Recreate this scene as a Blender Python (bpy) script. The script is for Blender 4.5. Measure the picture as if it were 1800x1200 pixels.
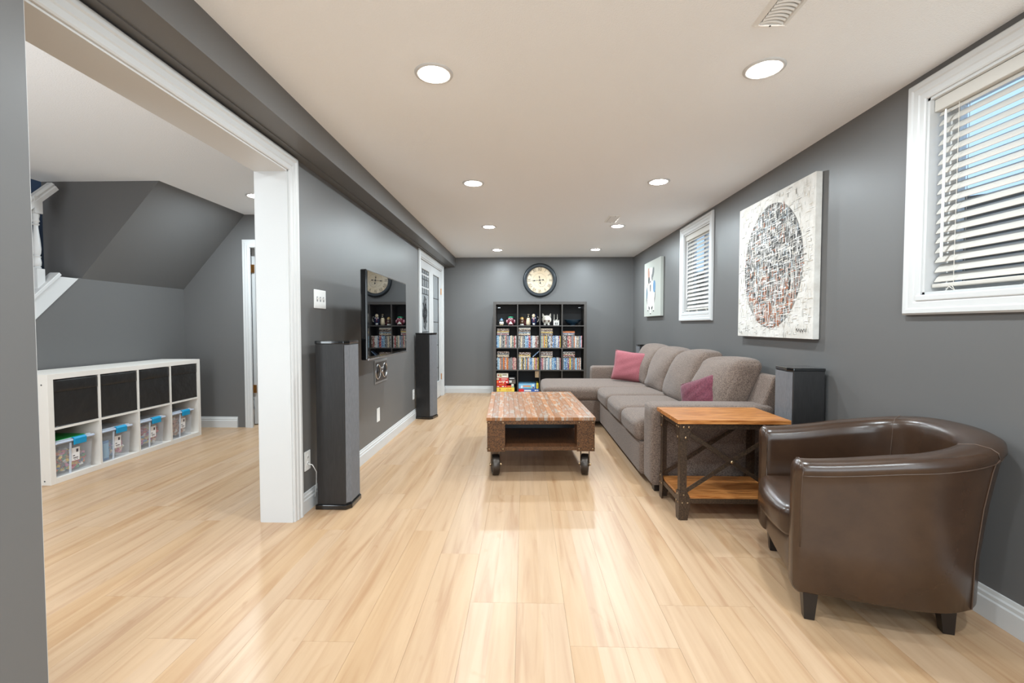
import bpy, bmesh, math, random
from mathutils import Vector, Matrix
for o in list(bpy.data.objects): bpy.data.objects.remove(o)
S = bpy.context.scene
COL = S.collection
PI = math.pi

# ---------------- camera, world, exposure ----------------
def make_camera():
    c = bpy.data.cameras.new('camera'); c.sensor_width = 36; c.lens = 16.0; c.clip_start = 0.05
    o = bpy.data.objects.new('camera', c); COL.objects.link(o)
    ps, th = math.radians(1.5743), math.radians(2.0045)
    F = Vector((-math.sin(ps)*math.cos(th), math.cos(ps)*math.cos(th), -math.sin(th)))
    R = Vector((math.cos(ps), math.sin(ps), 0)); U = R.cross(F)
    m = Matrix((R, U, -F)).transposed().to_4x4(); m.translation = Vector((0, 0, 1.15))
    o.matrix_world = m
    S.camera = o
make_camera()
w = bpy.data.worlds.new('sky'); S.world = w; w.use_nodes = True
bg = w.node_tree.nodes['Background']; bg.inputs[0].default_value = (0.42, 0.66, 1.0, 1); bg.inputs[1].default_value = 1.3
S.view_settings.view_transform = 'Standard'; S.view_settings.look = 'None'
S.view_settings.gamma = 1; S.view_settings.use_curve_mapping = False
S.view_settings.exposure = 0.37
POT_W = 13.0         # watts of one recessed ceiling lamp
LENS_E = 60.0        # glow of its frosted lens
POT_COL = (0.79, 0.92, 1.0)

def soft_fill(name, loc, rot, sx, sy, watts, col):
    l = bpy.data.lights.new(name, 'AREA'); l.shape = 'RECTANGLE'; l.size = sx; l.size_y = sy; l.energy = watts; l.color = col
    o = bpy.data.objects.new(name, l); COL.objects.link(o); o.location = loc; o.rotation_euler = rot
# added fill lights without a known source, first one behind the viewer
soft_fill('rear_fill', (.3, -2.1, 1.1), (math.radians(96), 0, 0), 2.7, 1.9, 62, (.82, .93, 1.0))
soft_fill('playroom_fill', (-2.3, .5, 1.2), (math.radians(97), 0, math.radians(45)), 1.2, 1.6, 42, (.86, .94, 1.0))  # added fill to brighten the playroom; no window is known here

# ---------------- materials ----------------
def lin(c):
    if isinstance(c, (int, float)): c = (c, c, c)
    r = []
    for v in c[:3]:
        v = v/255.0
        r.append(v/12.92 if v <= 0.04045 else ((v+0.055)/1.055)**2.4)
    return (r[0], r[1], r[2], 1)
MATS = {}
def mat(name, col=(200, 200, 200), rough=0.5, metal=0.0, noise=None, bump=None, spec=None, coat=0, emit=None,
        col2=None, tint=None, sheen=0):
    """noise=(scale, stretch xyz, low, high) mixes col -> col2; bump=(scale, strength, distance); tint = random spread per object"""
    if name in MATS: return MATS[name]
    m = bpy.data.materials.new(name); m.use_nodes = True
    nt = m.node_tree; N = nt.nodes; L = nt.links; b = N['Principled BSDF']
    b.inputs['Base Color'].default_value = lin(col); b.inputs['Roughness'].default_value = rough
    b.inputs['Metallic'].default_value = metal
    if spec is not None: b.inputs['Specular IOR Level'].default_value = spec
    if coat: b.inputs['Coat Weight'].default_value = coat; b.inputs['Coat Roughness'].default_value = 0.12
    if sheen: b.inputs['Sheen Weight'].default_value = sheen
    if emit: b.inputs['Emission Color'].default_value = lin(emit[0]); b.inputs['Emission Strength'].default_value = emit[1]
    tc = N.new('ShaderNodeTexCoord'); out = None
    if noise or bump or tint:
        oi = N.new('ShaderNodeObjectInfo')
        ad = N.new('ShaderNodeVectorMath'); ad.operation = 'MULTIPLY_ADD'
        cx = N.new('ShaderNodeCombineXYZ')
        for i in range(3): L.new(oi.outputs['Random'], cx.inputs[i])
        ad.inputs[1].default_value = (37, 53, 19)
        L.new(cx.outputs[0], ad.inputs[0]); L.new(tc.outputs['Object'], ad.inputs[2]); vec = ad.outputs[0]
    if noise:
        sc, st, lo, hi = noise
        mp = N.new('ShaderNodeMapping'); mp.inputs['Scale'].default_value = st; L.new(vec, mp.inputs[0])
        n = N.new('ShaderNodeTexNoise'); n.inputs['Scale'].default_value = sc; n.inputs['Detail'].default_value = 5
        n.inputs['Roughness'].default_value = 0.6
        L.new(mp.outputs[0], n.inputs['Vector'])
        r = N.new('ShaderNodeValToRGB'); r.color_ramp.elements[0].position = lo; r.color_ramp.elements[1].position = hi
        r.color_ramp.elements[0].color = lin(col); r.color_ramp.elements[1].color = lin(col2)
        L.new(n.outputs[0], r.inputs[0]); out = r.outputs[0]
    if tint:
        hs = N.new('ShaderNodeHueSaturation')
        mr = N.new('ShaderNodeMapRange'); mr.inputs[3].default_value = 1-tint; mr.inputs[4].default_value = 1+tint
        L.new(oi.outputs['Random'], mr.inputs[0]); L.new(mr.outputs[0], hs.inputs['Value'])
        if out: L.new(out, hs.inputs['Color'])
        else: hs.inputs['Color'].default_value = lin(col)
        out = hs.outputs[0]
    if out: L.new(out, b.inputs['Base Color'])
    if bump:
        n = N.new('ShaderNodeTexNoise'); n.inputs['Scale'].default_value = bump[0]; n.inputs['Detail'].default_value = 3
        L.new(vec, n.inputs['Vector'])
        bp = N.new('ShaderNodeBump'); bp.inputs['Strength'].default_value = bump[1]; bp.inputs['Distance'].default_value = bump[2]
        L.new(n.outputs[0], bp.inputs['Height']); L.new(bp.outputs[0], b.inputs['Normal'])
    MATS[name] = m
    return m
def clear_mat(name, tint, through, rough=0.1, diffuse=0.3):
    """thin clear plastic or glass sheet: see-through, a little milky, shiny"""
    m = bpy.data.materials.new(name); m.use_nodes = True
    nt = m.node_tree; N = nt.nodes; L = nt.links; b = N['Principled BSDF']
    b.inputs['Base Color'].default_value = lin(tint); b.inputs['Roughness'].default_value = rough
    t = N.new('ShaderNodeBsdfTransparent'); t.inputs[0].default_value = (1, 1, 1, 1)
    mx = N.new('ShaderNodeMixShader'); mx.inputs[0].default_value = 1-through
    L.new(t.outputs[0], mx.inputs[1]); L.new(b.outputs[0], mx.inputs[2]); L.new(mx.outputs[0], N['Material Output'].inputs[0])
    MATS[name] = m
    return m
def floor_mat():
    m = bpy.data.materials.new('maple_laminate'); m.use_nodes = True
    nt = m.node_tree; N = nt.nodes; L = nt.links; b = N['Principled BSDF']
    tc = N.new('ShaderNodeTexCoord'); oi = N.new('ShaderNodeObjectInfo'); geo = N.new('ShaderNodeNewGeometry')
    sx = N.new('ShaderNodeSeparateXYZ'); L.new(geo.outputs['Position'], sx.inputs[0])
    # each board carries two printed strips
    st = N.new('ShaderNodeMath'); st.operation = 'MULTIPLY_ADD'; L.new(sx.outputs[0], st.inputs[0]); st.inputs[1].default_value = 1/0.0975; st.inputs[2].default_value = 5.1/0.0975
    fl = N.new('ShaderNodeMath'); fl.operation = 'FLOOR'; L.new(st.outputs[0], fl.inputs[0])
    rn = N.new('ShaderNodeMath'); rn.operation = 'MULTIPLY_ADD'; L.new(oi.outputs['Random'], rn.inputs[0]); rn.inputs[1].default_value = 91.7; L.new(fl.outputs[0], rn.inputs[2])
    wn = N.new('ShaderNodeTexWhiteNoise'); wn.noise_dimensions = '1D'; L.new(rn.outputs[0], wn.inputs['W'])
    cb = N.new('ShaderNodeCombineXYZ'); L.new(rn.outputs[0], cb.inputs[2])
    ad = N.new('ShaderNodeVectorMath'); L.new(geo.outputs['Position'], ad.inputs[0]); L.new(cb.outputs[0], ad.inputs[1])
    def noise(sc, stretch, det, dist=0.0):
        mp = N.new('ShaderNodeMapping'); mp.inputs['Scale'].default_value = stretch; L.new(ad.outputs[0], mp.inputs[0])
        n = N.new('ShaderNodeTexNoise'); n.inputs['Scale'].default_value = sc; n.inputs['Detail'].default_value = det
        n.inputs['Distortion'].default_value = dist; L.new(mp.outputs[0], n.inputs['Vector']); return n.outputs[0]
    r = N.new('ShaderNodeValToRGB'); L.new(noise(1.0, (22, 1.3, 1), 5, 0.8), r.inputs[0])
    e = r.color_ramp.elements; e[0].position = 0.30; e[0].color = lin((177, 140, 107)); e[1].position = 0.66; e[1].color = lin((197, 165, 132))
    e2 = e.new(0.46); e2.color = lin((189, 156, 123))
    r2 = N.new('ShaderNodeValToRGB'); L.new(noise(1.0, (9, 3.5, 1), 3, 1.2), r2.inputs[0])
    f = r2.color_ramp.elements; f[0].position = 0.24; f[0].color = (0.80, 0.70, 0.60, 1); f[1].position = 0.34; f[1].color = (1, 1, 1, 1)
    mu = N.new('ShaderNodeMix'); mu.data_type = 'RGBA'; mu.blend_type = 'MULTIPLY'; mu.inputs[0].default_value = 0.5
    L.new(r.outputs[0], mu.inputs[6]); L.new(r2.outputs[0], mu.inputs[7])
    hs = N.new('ShaderNodeHueSaturation'); mr = N.new('ShaderNodeMapRange'); mr.inputs[3].default_value = 0.975; mr.inputs[4].default_value = 1.02
    mr2 = N.new('ShaderNodeMapRange'); mr2.inputs[3].default_value = 1.07; mr2.inputs[4].default_value = 0.94
    L.new(wn.outputs['Value'], mr.inputs[0]); L.new(mr.outputs[0], hs.inputs['Value'])
    L.new(wn.outputs['Value'], mr2.inputs[0]); L.new(mr2.outputs[0], hs.inputs['Saturation'])
    L.new(mu.outputs[2], hs.inputs['Color']); L.new(hs.outputs[0], b.inputs['Base Color'])
    b.inputs['Roughness'].default_value = 0.36; b.inputs['Specular IOR Level'].default_value = 0.4
    MATS['floor'] = m
    return m
FLOOR = floor_mat()
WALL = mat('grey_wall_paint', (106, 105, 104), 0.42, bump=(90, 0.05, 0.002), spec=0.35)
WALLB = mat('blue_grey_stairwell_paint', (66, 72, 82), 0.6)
CEIL = mat('stippled_ceiling_paint', (247, 249, 251), 0.95, bump=(150, 0.35, 0.006))
TRIM = mat('white_trim_paint', (210, 210, 209), 0.38, bump=(30, 0.03, 0.001))
WHITE = mat('white_plastic', (236, 235, 232), 0.4)
FOIL = mat('white_foil_board', (232, 226, 218), 0.45)
BLACKWOOD = mat('black_brown_woodgrain_foil', (60, 56, 53), 0.45, noise=(30, (1, 1, 12), 0.3, 0.7), col2=(80, 75, 71))
BLACKP = mat('black_satin_plastic', (28, 28, 29), 0.32)
SPKSIDE = mat('black_ash_vinyl', (32, 31, 31), 0.45, noise=(40, (3, 3, 0.3), 0.35, 0.7), col2=(42, 40, 40))
GRILLE = mat('charcoal_grille_cloth', (96, 97, 100), 0.7, noise=(300, (1, 1, 0.1), 0.3, 0.7), col2=(118, 119, 123), bump=(600, 0.3, 0.001))
GLOSSB = mat('glossy_black', (9, 9, 10), 0.06, coat=0.6)
SCREEN = mat('tv_screen_glass', (5, 5, 6), 0.015, spec=0.8)
CHROME = mat('chrome', (205, 205, 208), 0.18, metal=1)
BRASS = mat('brass', (196, 140, 78), 0.35, metal=1)
IRON = mat('rusty_iron', (54, 38, 26), 0.45, metal=0.45, noise=(130, (1, 1, 1), 0.36, 0.66), col2=(116, 78, 46), bump=(120, 0.4, 0.002))
IROND = mat('dark_hammered_iron', (62, 50, 41), 0.38, metal=0.5, noise=(140, (1, 1, 1), 0.42, 0.75), col2=(104, 84, 66), bump=(140, 0.4, 0.002))
WHEELM = mat('dark_cast_iron', (72, 66, 61), 0.35, metal=0.8)
RIVET = mat('worn_steel_rivet', (176, 150, 118), 0.3, metal=0.9)
STRIP = mat('reclaimed_painted_wood', (150, 96, 50), 0.42, noise=(5, (7, 1.5, 1), 0.50, 0.60), col2=(156, 142, 128), tint=0.20, bump=(60, 0.2, 0.002))
OAK = mat('oiled_orange_wood', (146, 84, 34), 0.33, noise=(6, (1.2, 14, 14), 0.35, 0.68), col2=(212, 146, 84), bump=(60, 0.12, 0.001))
SHELFW = mat('dark_shelf_wood', (92, 58, 36), 0.45, noise=(9, (12, 1, 1), 0.35, 0.65), col2=(128, 84, 54))
DARKPANEL = mat('dark_steel_sheet', (52, 52, 52), 0.4, metal=0.3)
FABRIC = mat('brown_grey_tweed', (86, 72, 64), 0.95, noise=(150, (1, 1, 1), 0.38, 0.62), col2=(132, 114, 102), bump=(170, 0.6, 0.004), sheen=0.15)
LEATHER = mat('dark_brown_leather', (56, 38, 26), 0.27, noise=(7, (1, 1, 1), 0.4, 0.7), col2=(66, 46, 32), bump=(260, 0.12, 0.001), spec=0.6)
STITCH = mat('leather_piping', (84, 66, 54), 0.45)
DARKLEG = mat('espresso_wood', (30, 24, 22), 0.3)
PINK = mat('dusty_rose_cloth', (148, 80, 88), 0.95, noise=(150, (1, 1, 1), 0.4, 0.6), col2=(164, 96, 102), sheen=0.1)
PLUM = mat('plum_velvet', (90, 36, 50), 0.9, noise=(90, (1, 1, 1), 0.4, 0.6), col2=(112, 52, 66), sheen=0.15)
SLAT = mat('cream_faux_wood', (202, 197, 189), 0.45)
CORD = mat('cream_cord', (214, 208, 198), 0.7)
WELL = mat('window_well_steel', (120, 106, 92), 0.8, noise=(6, (1, 1, 4), 0.3, 0.7), col2=(96, 84, 72))
CARPET = mat('charcoal_carpet', (62, 62, 64), 1.0, bump=(300, 0.6, 0.004))
GLASS = clear_mat('window_glass', (230, 240, 245), 0.88, 0.03)
LEADGLASS = clear_mat('textured_door_glass', (176, 180, 182), 0.30, 0.12)
TUB = clear_mat('clear_tub_plastic', (228, 232, 238), 0.84, 0.12)
TUBLID = clear_mat('clear_lid_plastic', (224, 230, 240), 0.3, 0.2)

# ---------------- mesh building ----------------
class MB:
    def __init__(s): s.v = []; s.f = []; s.mi = []; s.cur = 0; s.M = None
    def add(s, vs, fs):
        o = len(s.v)
        for p in vs:
            p = Vector(p)
            if s.M is not None: p = s.M @ p
            s.v.append(p[:])
        for f in fs: s.f.append([o+i for i in f]); s.mi.append(s.cur)
        return s
    def box(s, x0, x1, y0, y1, z0, z1):
        return s.add([(x0,y0,z0),(x1,y0,z0),(x1,y1,z0),(x0,y1,z0),(x0,y0,z1),(x1,y0,z1),(x1,y1,z1),(x0,y1,z1)],
                     [(0,3,2,1),(4,5,6,7),(0,1,5,4),(1,2,6,5),(2,3,7,6),(3,0,4,7)])
    def prism(s, poly, axis, a, b):
        """poly = 2D points; axis 'x': (y,z), 'y': (x,z), 'z': (x,y)"""
        def P(q, t): return {'x': (t, q[0], q[1]), 'y': (q[0], t, q[1]), 'z': (q[0], q[1], t)}[axis]
        n = len(poly)
        vs = [P(q, a) for q in poly]+[P(q, b) for q in poly]
        return s.add(vs, [list(range(n))[::-1], [n+i for i in range(n)]]+[(i, (i+1) % n, n+(i+1) % n, n+i) for i in range(n)])
    def lathe(s, prof, c=(0, 0, 0), n=20, axis='z', cap=True):
        """prof = [(r, h)]"""
        vs = []
        for r, h in prof:
            for k in range(n):
                a = 2*PI*k/n; u, v = r*math.cos(a), r*math.sin(a)
                p = {'z': (u, v, h), 'y': (u, h, v), 'x': (h, u, v)}[axis]
                vs.append((c[0]+p[0], c[1]+p[1], c[2]+p[2]))
        fs = []
        for i in range(len(prof)-1):
            for k in range(n): fs.append((i*n+k, i*n+(k+1) % n, (i+1)*n+(k+1) % n, (i+1)*n+k))
        if cap: fs.append(list(range(n))[::-1]); fs.append([(len(prof)-1)*n+k for k in range(n)])
        return s.add(vs, fs)
    def tube(s, path, r, n=8, closed=False, rs=None):
        path = [Vector(p) for p in path]; m = len(path); vs = []
        up = Vector((0, 0, 1))
        for i, p in enumerate(path):
            a = path[(i-1) % m] if (closed or i > 0) else p
            b = path[(i+1) % m] if (closed or i < m-1) else p
            t = (b-a).normalized()
            u = t.cross(up)
            if u.length < 1e-3: u = t.cross(Vector((1, 0, 0)))
            u.normalize(); v = u.cross(t)
            rr = rs[i] if rs else r
            for k in range(n):
                an = 2*PI*k/n; vs.append((p+u*rr*math.cos(an)+v*rr*math.sin(an))[:])
        fs = []
        for i in range(m if closed else m-1):
            j = (i+1) % m
            for k in range(n): fs.append((i*n+k, i*n+(k+1) % n, j*n+(k+1) % n, j*n+k))
        if not closed: fs.append(list(range(n))); fs.append([(m-1)*n+k for k in range(n)][::-1])
        return s.add(vs, fs)
    def ball(s, c, r, n=14, m=9):
        if isinstance(r, (int, float)): r = (r, r, r)
        vs = [(c[0], c[1], c[2]-r[2])]
        for i in range(1, m):
            t = -PI/2+PI*i/m
            for k in range(n):
                a = 2*PI*k/n; vs.append((c[0]+r[0]*math.cos(t)*math.cos(a), c[1]+r[1]*math.cos(t)*math.sin(a), c[2]+r[2]*math.sin(t)))
        vs.append((c[0], c[1], c[2]+r[2])); fs = []
        for k in range(n): fs.append((0, 1+(k+1) % n, 1+k))
        for i in range(m-2):
            for k in range(n): fs.append((1+i*n+k, 1+i*n+(k+1) % n, 1+(i+1)*n+(k+1) % n, 1+(i+1)*n+k))
        L = len(vs)-1
        for k in range(n): fs.append((L, 1+(m-2)*n+k, 1+(m-2)*n+(k+1) % n))
        return s.add(vs, fs)
    def soft(s, cx, cy, cz, sx, sy, sz, r=0.04, crown=(0, 0, 0), n=10, fn=None):
        """upholstered block: rounded box with bulging faces; half sizes sx,sy,sz"""
        H = (sx, sy, sz); rr = min(r, sx, sy, sz); seen = {}; vs = []; fs = []
        T = [math.sin(PI/2*(-1+2*i/n)) for i in range(n+1)]
        def vert(p):
            k = tuple(round(c, 5) for c in p)
            if k in seen: return seen[k]
            q = [max(-(H[i]-rr), min(H[i]-rr, p[i]*H[i])) for i in range(3)]
            d = Vector([p[i]*H[i]-q[i] for i in range(3)])
            if d.length > 1e-9: d.normalize()
            o = Vector(q)+d*rr
            for i in range(3):
                j, l = (i+1) % 3, (i+2) % 3
                o[i] += crown[i]*(1-p[j]**2)*(1-p[l]**2)*(1 if p[i] > 0 else -1)*abs(p[i])
            if fn: o = Vector(fn(o, p))
            vs.append((cx+o.x, cy+o.y, cz+o.z)); seen[k] = len(vs)-1
            return seen[k]
        for ax in range(3):
            for sg in (-1, 1):
                for i in range(n):
                    for j in range(n):
                        q = []
                        for a, b in ((i, j), (i+1, j), (i+1, j+1), (i, j+1)):
                            p = [0, 0, 0]; p[ax] = sg; p[(ax+1) % 3] = T[a]; p[(ax+2) % 3] = T[b]; q.append(vert(p))
                        fs.append(q if sg > 0 else q[::-1])
        return s.add(vs, fs)
    def sweep(s, path, n, prof, closed=False, side=1):
        """mitred moulding: prof=[(offset in plane, height along n)]"""
        path = [Vector(p) for p in path]; n = Vector(n).normalized(); m = len(path); K = len(prof); vs = []
        for i, p in enumerate(path):
            d0 = (p-path[i-1]).normalized() if (i > 0 or closed) else None
            d1 = (path[(i+1) % m]-p).normalized() if (i < m-1 or closed) else None
            n0 = n.cross(d0)*side if d0 is not None else None
            n1 = n.cross(d1)*side if d1 is not None else None
            if n0 is None: o = n1
            elif n1 is None: o = n0
            else:
                h = (n0+n1).normalized(); o = h/max(0.2, h.dot(n0))
            for a, b in prof: vs.append((p+o*a+n*b)[:])
        fs = []
        for i in range(m if closed else m-1):
            j = (i+1) % m
            for k in range(K): fs.append((i*K+k, i*K+(k+1) % K, j*K+(k+1) % K, j*K+k))
        if not closed: fs.append(list(range(K))[::-1]); fs.append([(m-1)*K+k for k in range(K)])
        return s.add(vs, fs)
    def obj(s, name, m, parent=None, smooth=False, bevel=0, loc=None, seg=2, fix=True):
        me = bpy.data.meshes.new(name); me.from_pydata(s.v, [], s.f)
        ms = m if isinstance(m, (list, tuple)) else [m]
        for x in ms: me.materials.append(x)
        if len(ms) > 1: me.polygons.foreach_set('material_index', s.mi)
        if fix:
            bm = bmesh.new(); bm.from_mesh(me); bmesh.ops.remove_doubles(bm, verts=bm.verts, dist=1e-6)
            bmesh.ops.recalc_face_normals(bm, faces=bm.faces); bm.to_mesh(me); bm.free()
        if smooth: me.polygons.foreach_set('use_smooth', [True]*len(me.polygons))
        me.update()
        o = bpy.data.objects.new(name, me); COL.objects.link(o)
        if loc: o.location = loc
        if parent: o.parent = parent
        if bevel:
            b = o.modifiers.new('bevel', 'BEVEL'); b.width = bevel; b.segments = seg; b.limit_method = 'ANGLE'; b.angle_limit = 0.7
            if smooth: pass
        if smooth == 'auto':
            me.polygons.foreach_set('use_smooth', [True]*len(me.polygons))
            try: me.set_sharp_from_angle(angle=0.6)
            except Exception: pass
        return o
def thing(name, label, cat, loc=(0, 0, 0), rz=0, group=None):
    o = bpy.data.objects.new(name, None); COL.objects.link(o); o.empty_display_size = 0.05
    o.location = loc; o.rotation_euler = (0, 0, rz); tag(o, label, cat, group); return o
def tag(o, label=None, cat=None, group=None, kind=None):
    if label: o['label'] = label
    if cat: o['category'] = cat
    if group: o['group'] = group
    if kind: o['kind'] = kind
    return o
def struct(name, mb, m, label=None, parent=None, **k):
    o = mb.obj(name, m, parent, **k); o['kind'] = 'structure'
    if label: o['label'] = label
    if not parent: o['category'] = name.split('_')[0]
    return o
def copy_tree(o, parent=None):
    c = o.copy(); COL.objects.link(c); c.parent = parent
    for ch in o.children: copy_tree(ch, c)
    return c
def text_mesh(txt, size, align='CENTER', depth=0.0):
    cu = bpy.data.curves.new('t', 'FONT'); cu.body = txt; cu.size = size; cu.align_x = align; cu.align_y = 'CENTER'; cu.extrude = depth
    o = bpy.data.objects.new('t', cu); COL.objects.link(o)
    dg = bpy.context.evaluated_depsgraph_get(); me = bpy.data.meshes.new_from_object(o.evaluated_get(dg))
    vs = [v.co.copy() for v in me.vertices]; fs = [list(p.vertices) for p in me.polygons]
    bpy.data.objects.remove(o); bpy.data.curves.remove(cu); bpy.data.meshes.remove(me)
    return vs, fs
def panel(mb, axis, a, b, us, zs, holes):
    """one connected wall slab between a and b on `axis`, with rectangular holes (u0,u1,z0,z1)"""
    us = sorted(set(list(us)+[h[0] for h in holes]+[h[1] for h in holes])); zs = sorted(set(list(zs)+[h[2] for h in holes]+[h[3] for h in holes]))
    def P(t, u, z): return (t, u, z) if axis == 'x' else (u, t, z)
    def full(i, j):
        if i < 0 or j < 0 or i >= len(us)-1 or j >= len(zs)-1: return False
        cu, cz = (us[i]+us[i+1])/2, (zs[j]+zs[j+1])/2
        return not any(h[0] < cu < h[1] and h[2] < cz < h[3] for h in holes)
    for i in range(len(us)-1):
        for j in range(len(zs)-1):
            if not full(i, j): continue
            u0, u1, z0, z1 = us[i], us[i+1], zs[j], zs[j+1]
            for t in (a, b): mb.add([P(t, u0, z0), P(t, u1, z0), P(t, u1, z1), P(t, u0, z1)], [(0, 1, 2, 3)])
            if not full(i-1, j): mb.add([P(a, u0, z0), P(b, u0, z0), P(b, u0, z1), P(a, u0, z1)], [(0, 1, 2, 3)])
            if not full(i+1, j): mb.add([P(a, u1, z0), P(b, u1, z0), P(b, u1, z1), P(a, u1, z1)], [(0, 1, 2, 3)])
            if not full(i, j-1): mb.add([P(a, u0, z0), P(b, u0, z0), P(b, u1, z0), P(a, u1, z0)], [(0, 1, 2, 3)])
            if not full(i, j+1): mb.add([P(a, u0, z1), P(b, u0, z1), P(b, u1, z1), P(a, u1, z1)], [(0, 1, 2, 3)])
    return mb

# ---------------- room shell ----------------
XR, XL, XP = 1.83, -1.355, -1.535      # right wall, left wall room face, left wall playroom face
YB, ZC, ZP = 7.73, 2.30, 2.384         # back wall, ceilings
PX, PY = -3.83, 5.03                   # playroom side wall and back wall
CASE = [(0, 0), (0, .010), (.006, .014), (.028, .014), (.034, .018), (.058, .018), (.064, .024), (.082, .024), (.09, .016), (.09, 0)]
BASE = [(0, 0), (0, .017), (.078, .017), (.084, .012), (.098, .012), (.104, .007), (.118, .005), (.12, 0)]
# floor: boards as pieces, 0.195 x 1.2 m
fb = MB().box(-5.2, 2.05, -2.3, 8.2, -.06, -.008)
floor = struct('floor', fb, mat('floor_underlay', (120, 96, 70), .8), 'light maple laminate floor running through both rooms')
random.seed(4)
PW, PL = .195, 1.2
pm = MB().prism([(0, 0), (PW-.0007, 0), (PW-.0007, PL-.0007), (0, PL-.0007)], 'z', -.008, 0)
proto = pm.obj('plank', FLOOR, floor, bevel=0.0007, seg=1); mesh = proto.data
bpy.data.objects.remove(proto)
rest = MB()
c = 0
for i in range(36):
    x = -5.1+i*PW
    if x+PW > XR+.15: break
    off = random.choice([0, .3, .55, .8, .1, .95])
    for j in range(-1, 10):
        y = -2.3+off+j*PL
        if y > 8.1 or y+PL < -2.2: continue
        if y+PL > 1.0 and x > -4.0 and y < 7.7 and not (x < -1.6 and y > 5.1):
            o = bpy.data.objects.new('plank', mesh); COL.objects.link(o); o.parent = floor; o.location = (x, y, 0); c += 1
        else:
            y0_, y1_ = max(y, -2.25), min(y+PL-.0007, 8.15)
            rest.prism([(x, y0_), (x+PW-.0007, y0_), (x+PW-.0007, y1_), (x, y1_)], 'z', -.008, 0)
ro = rest.obj('plank', FLOOR, floor, fix=False); ro['kind'] = 'stuff'

# windows on the right wall: (near y, far y)
WIN = [(1.285, 2.148), (4.565, 5.30)]
WZ0, WZ1 = 1.29, 2.175
mb = panel(MB(), 'x', XR, XR+.13, [-2.2, 8.0], [0, 2.5], [(a, b, WZ0, WZ1) for a, b in WIN])
struct('wall_right', mb, WALL, 'grey painted wall with two high windows')
struct('wall_back', panel(MB(), 'y', YB, YB+.12, [XP, XR], [0, 2.5], []), WALL, 'grey end wall behind the black bookcase')
struct('wall_front', panel(MB(), 'y', -2.32, -2.2, [-2.2, XR], [0, 2.5], []), WALL, 'grey wall behind the viewer')
DY0, DY1, DZ = 5.885, 7.415, 2.045
mb = panel(MB(), 'x', XP, XL, [1.16, YB], [0, 2.5], [(1.15, 2.60, -.01, 2.045), (DY0, DY1, -.01, DZ)])
struct('wall_left', mb, WALL, 'grey wall holding the television and the wide opening')
struct('wall_near_left', MB().box(-1.9, -1.25, -2.2, 1.13, 0, 2.5), WALL, 'grey wall end nearest the viewer on the left')
struct('ceiling', MB().box(-1.9, XR+.1, -2.3, YB+.1, ZC, ZC+.15), CEIL, 'white stippled ceiling of the long room')
struct('ceiling_soffit', MB().box(XL-.02, -1.17, -2.2, YB, 2.142, ZC+.02), WALL, 'grey boxed soffit along the left wall')
struct('trim_soffit', MB().box(XL-.01, -1.30, 1.13, YB, 2.136, 2.146), WALL, 'narrow strip under the soffit')
# baseboards
struct('baseboard_right', MB().sweep([(XR, -2.2, 0), (XR, YB, 0)], (-1, 0, 0), BASE, side=-1), TRIM)
struct('baseboard_back', MB().sweep([(-.51, YB, 0), (XL, YB, 0)], (0, -1, 0), BASE, side=-1), TRIM)
struct('baseboard_back', MB().sweep([(XR, YB, 0), (1.01, YB, 0)], (0, -1, 0), BASE, side=-1), TRIM)
struct('baseboard_left', MB().sweep([(XL, 5.79, 0), (XL, 2.69, 0)], (1, 0, 0), BASE, side=-1), TRIM)
struct('baseboard_left', MB().sweep([(XL, YB, 0), (XL, 7.51, 0)], (1, 0, 0), BASE, side=-1), TRIM)
# wide opening: jamb liner and casing
j = MB().box(XP-.004, XL+.004, 2.582, 2.604, 0, 2.045)
struct('trim_jamb', j, TRIM, 'white side lining of the wide opening')
struct('trim_jamb_head', MB().box(XP-.004, XL+.004, 1.13, 2.604, 2.027, 2.049), TRIM, 'white head lining of the wide opening')
mb = MB().sweep([(XL+.002, 2.59, 0), (XL+.002, 2.59, 2.036), (XL+.002, 1.13, 2.036)], (1, 0, 0), CASE, side=-1)
struct('trim_opening', mb, TRIM, 'white moulded casing round the wide opening')
mb = MB().sweep([(XP-.002, 2.59, 0), (XP-.002, 2.59, 2.036), (XP-.002, 1.13, 2.036)], (-1, 0, 0), CASE, side=1)
struct('trim_opening', mb, TRIM, 'white casing of the opening on the playroom side')
struct('trim_near_corner', MB().box(-1.33, -1.2665, 1.13, 1.146, 0, 2.142), TRIM, 'white edge strip at the near wall end')

# ---------------- playroom side: stair mass, walls, door ----------------
struct('ceiling_playroom', MB().box(-4.155, XP-.0, .2, PY+.12, ZP, ZP+.2), CEIL, 'white ceiling of the playroom')
struct('wall_playroom_front', panel(MB(), 'y', .1, .2, [-5.0, -1.9], [0, 3.6], []), WALL, 'grey wall closing the playroom near the viewer')
DX0, DX1, DZ2 = -3.15, -2.35, 2.105
struct('wall_playroom_back', panel(MB(), 'y', PY, PY+.12, [PX-.1, XP], [0, 2.5], [(DX0, DX1, -.01, DZ2)]), WALL, 'grey playroom wall with the open white door')
mb = MB().prism([(.2, 0), (PY, 0), (PY, 1.56), (3.815, 1.56), (2.255, 0)][:5], 'x', PX-.1, PX)
struct('wall_playroom_left', MB().prism([(2.255, 0), (PY, 0), (PY, 1.56), (3.815, 1.56)], 'x', PX-.1, PX), WALL, 'lighter grey low wall behind the white cube shelf')
struct('ceiling_stair_slope', MB().prism([(PX-.1, 1.555), (PX, 1.555), (-3.118, ZP), (PX-.1, ZP+.1), ], 'y', 3.845, PY), WALL, 'sloped grey underside of the upper stair flight')
struct('wall_stair_side', MB().box(-4.155, PX-.1, 3.845, 3.93, 1.5, ZP+.3), WALL, 'dark grey wall face beside the stairs')
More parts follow.
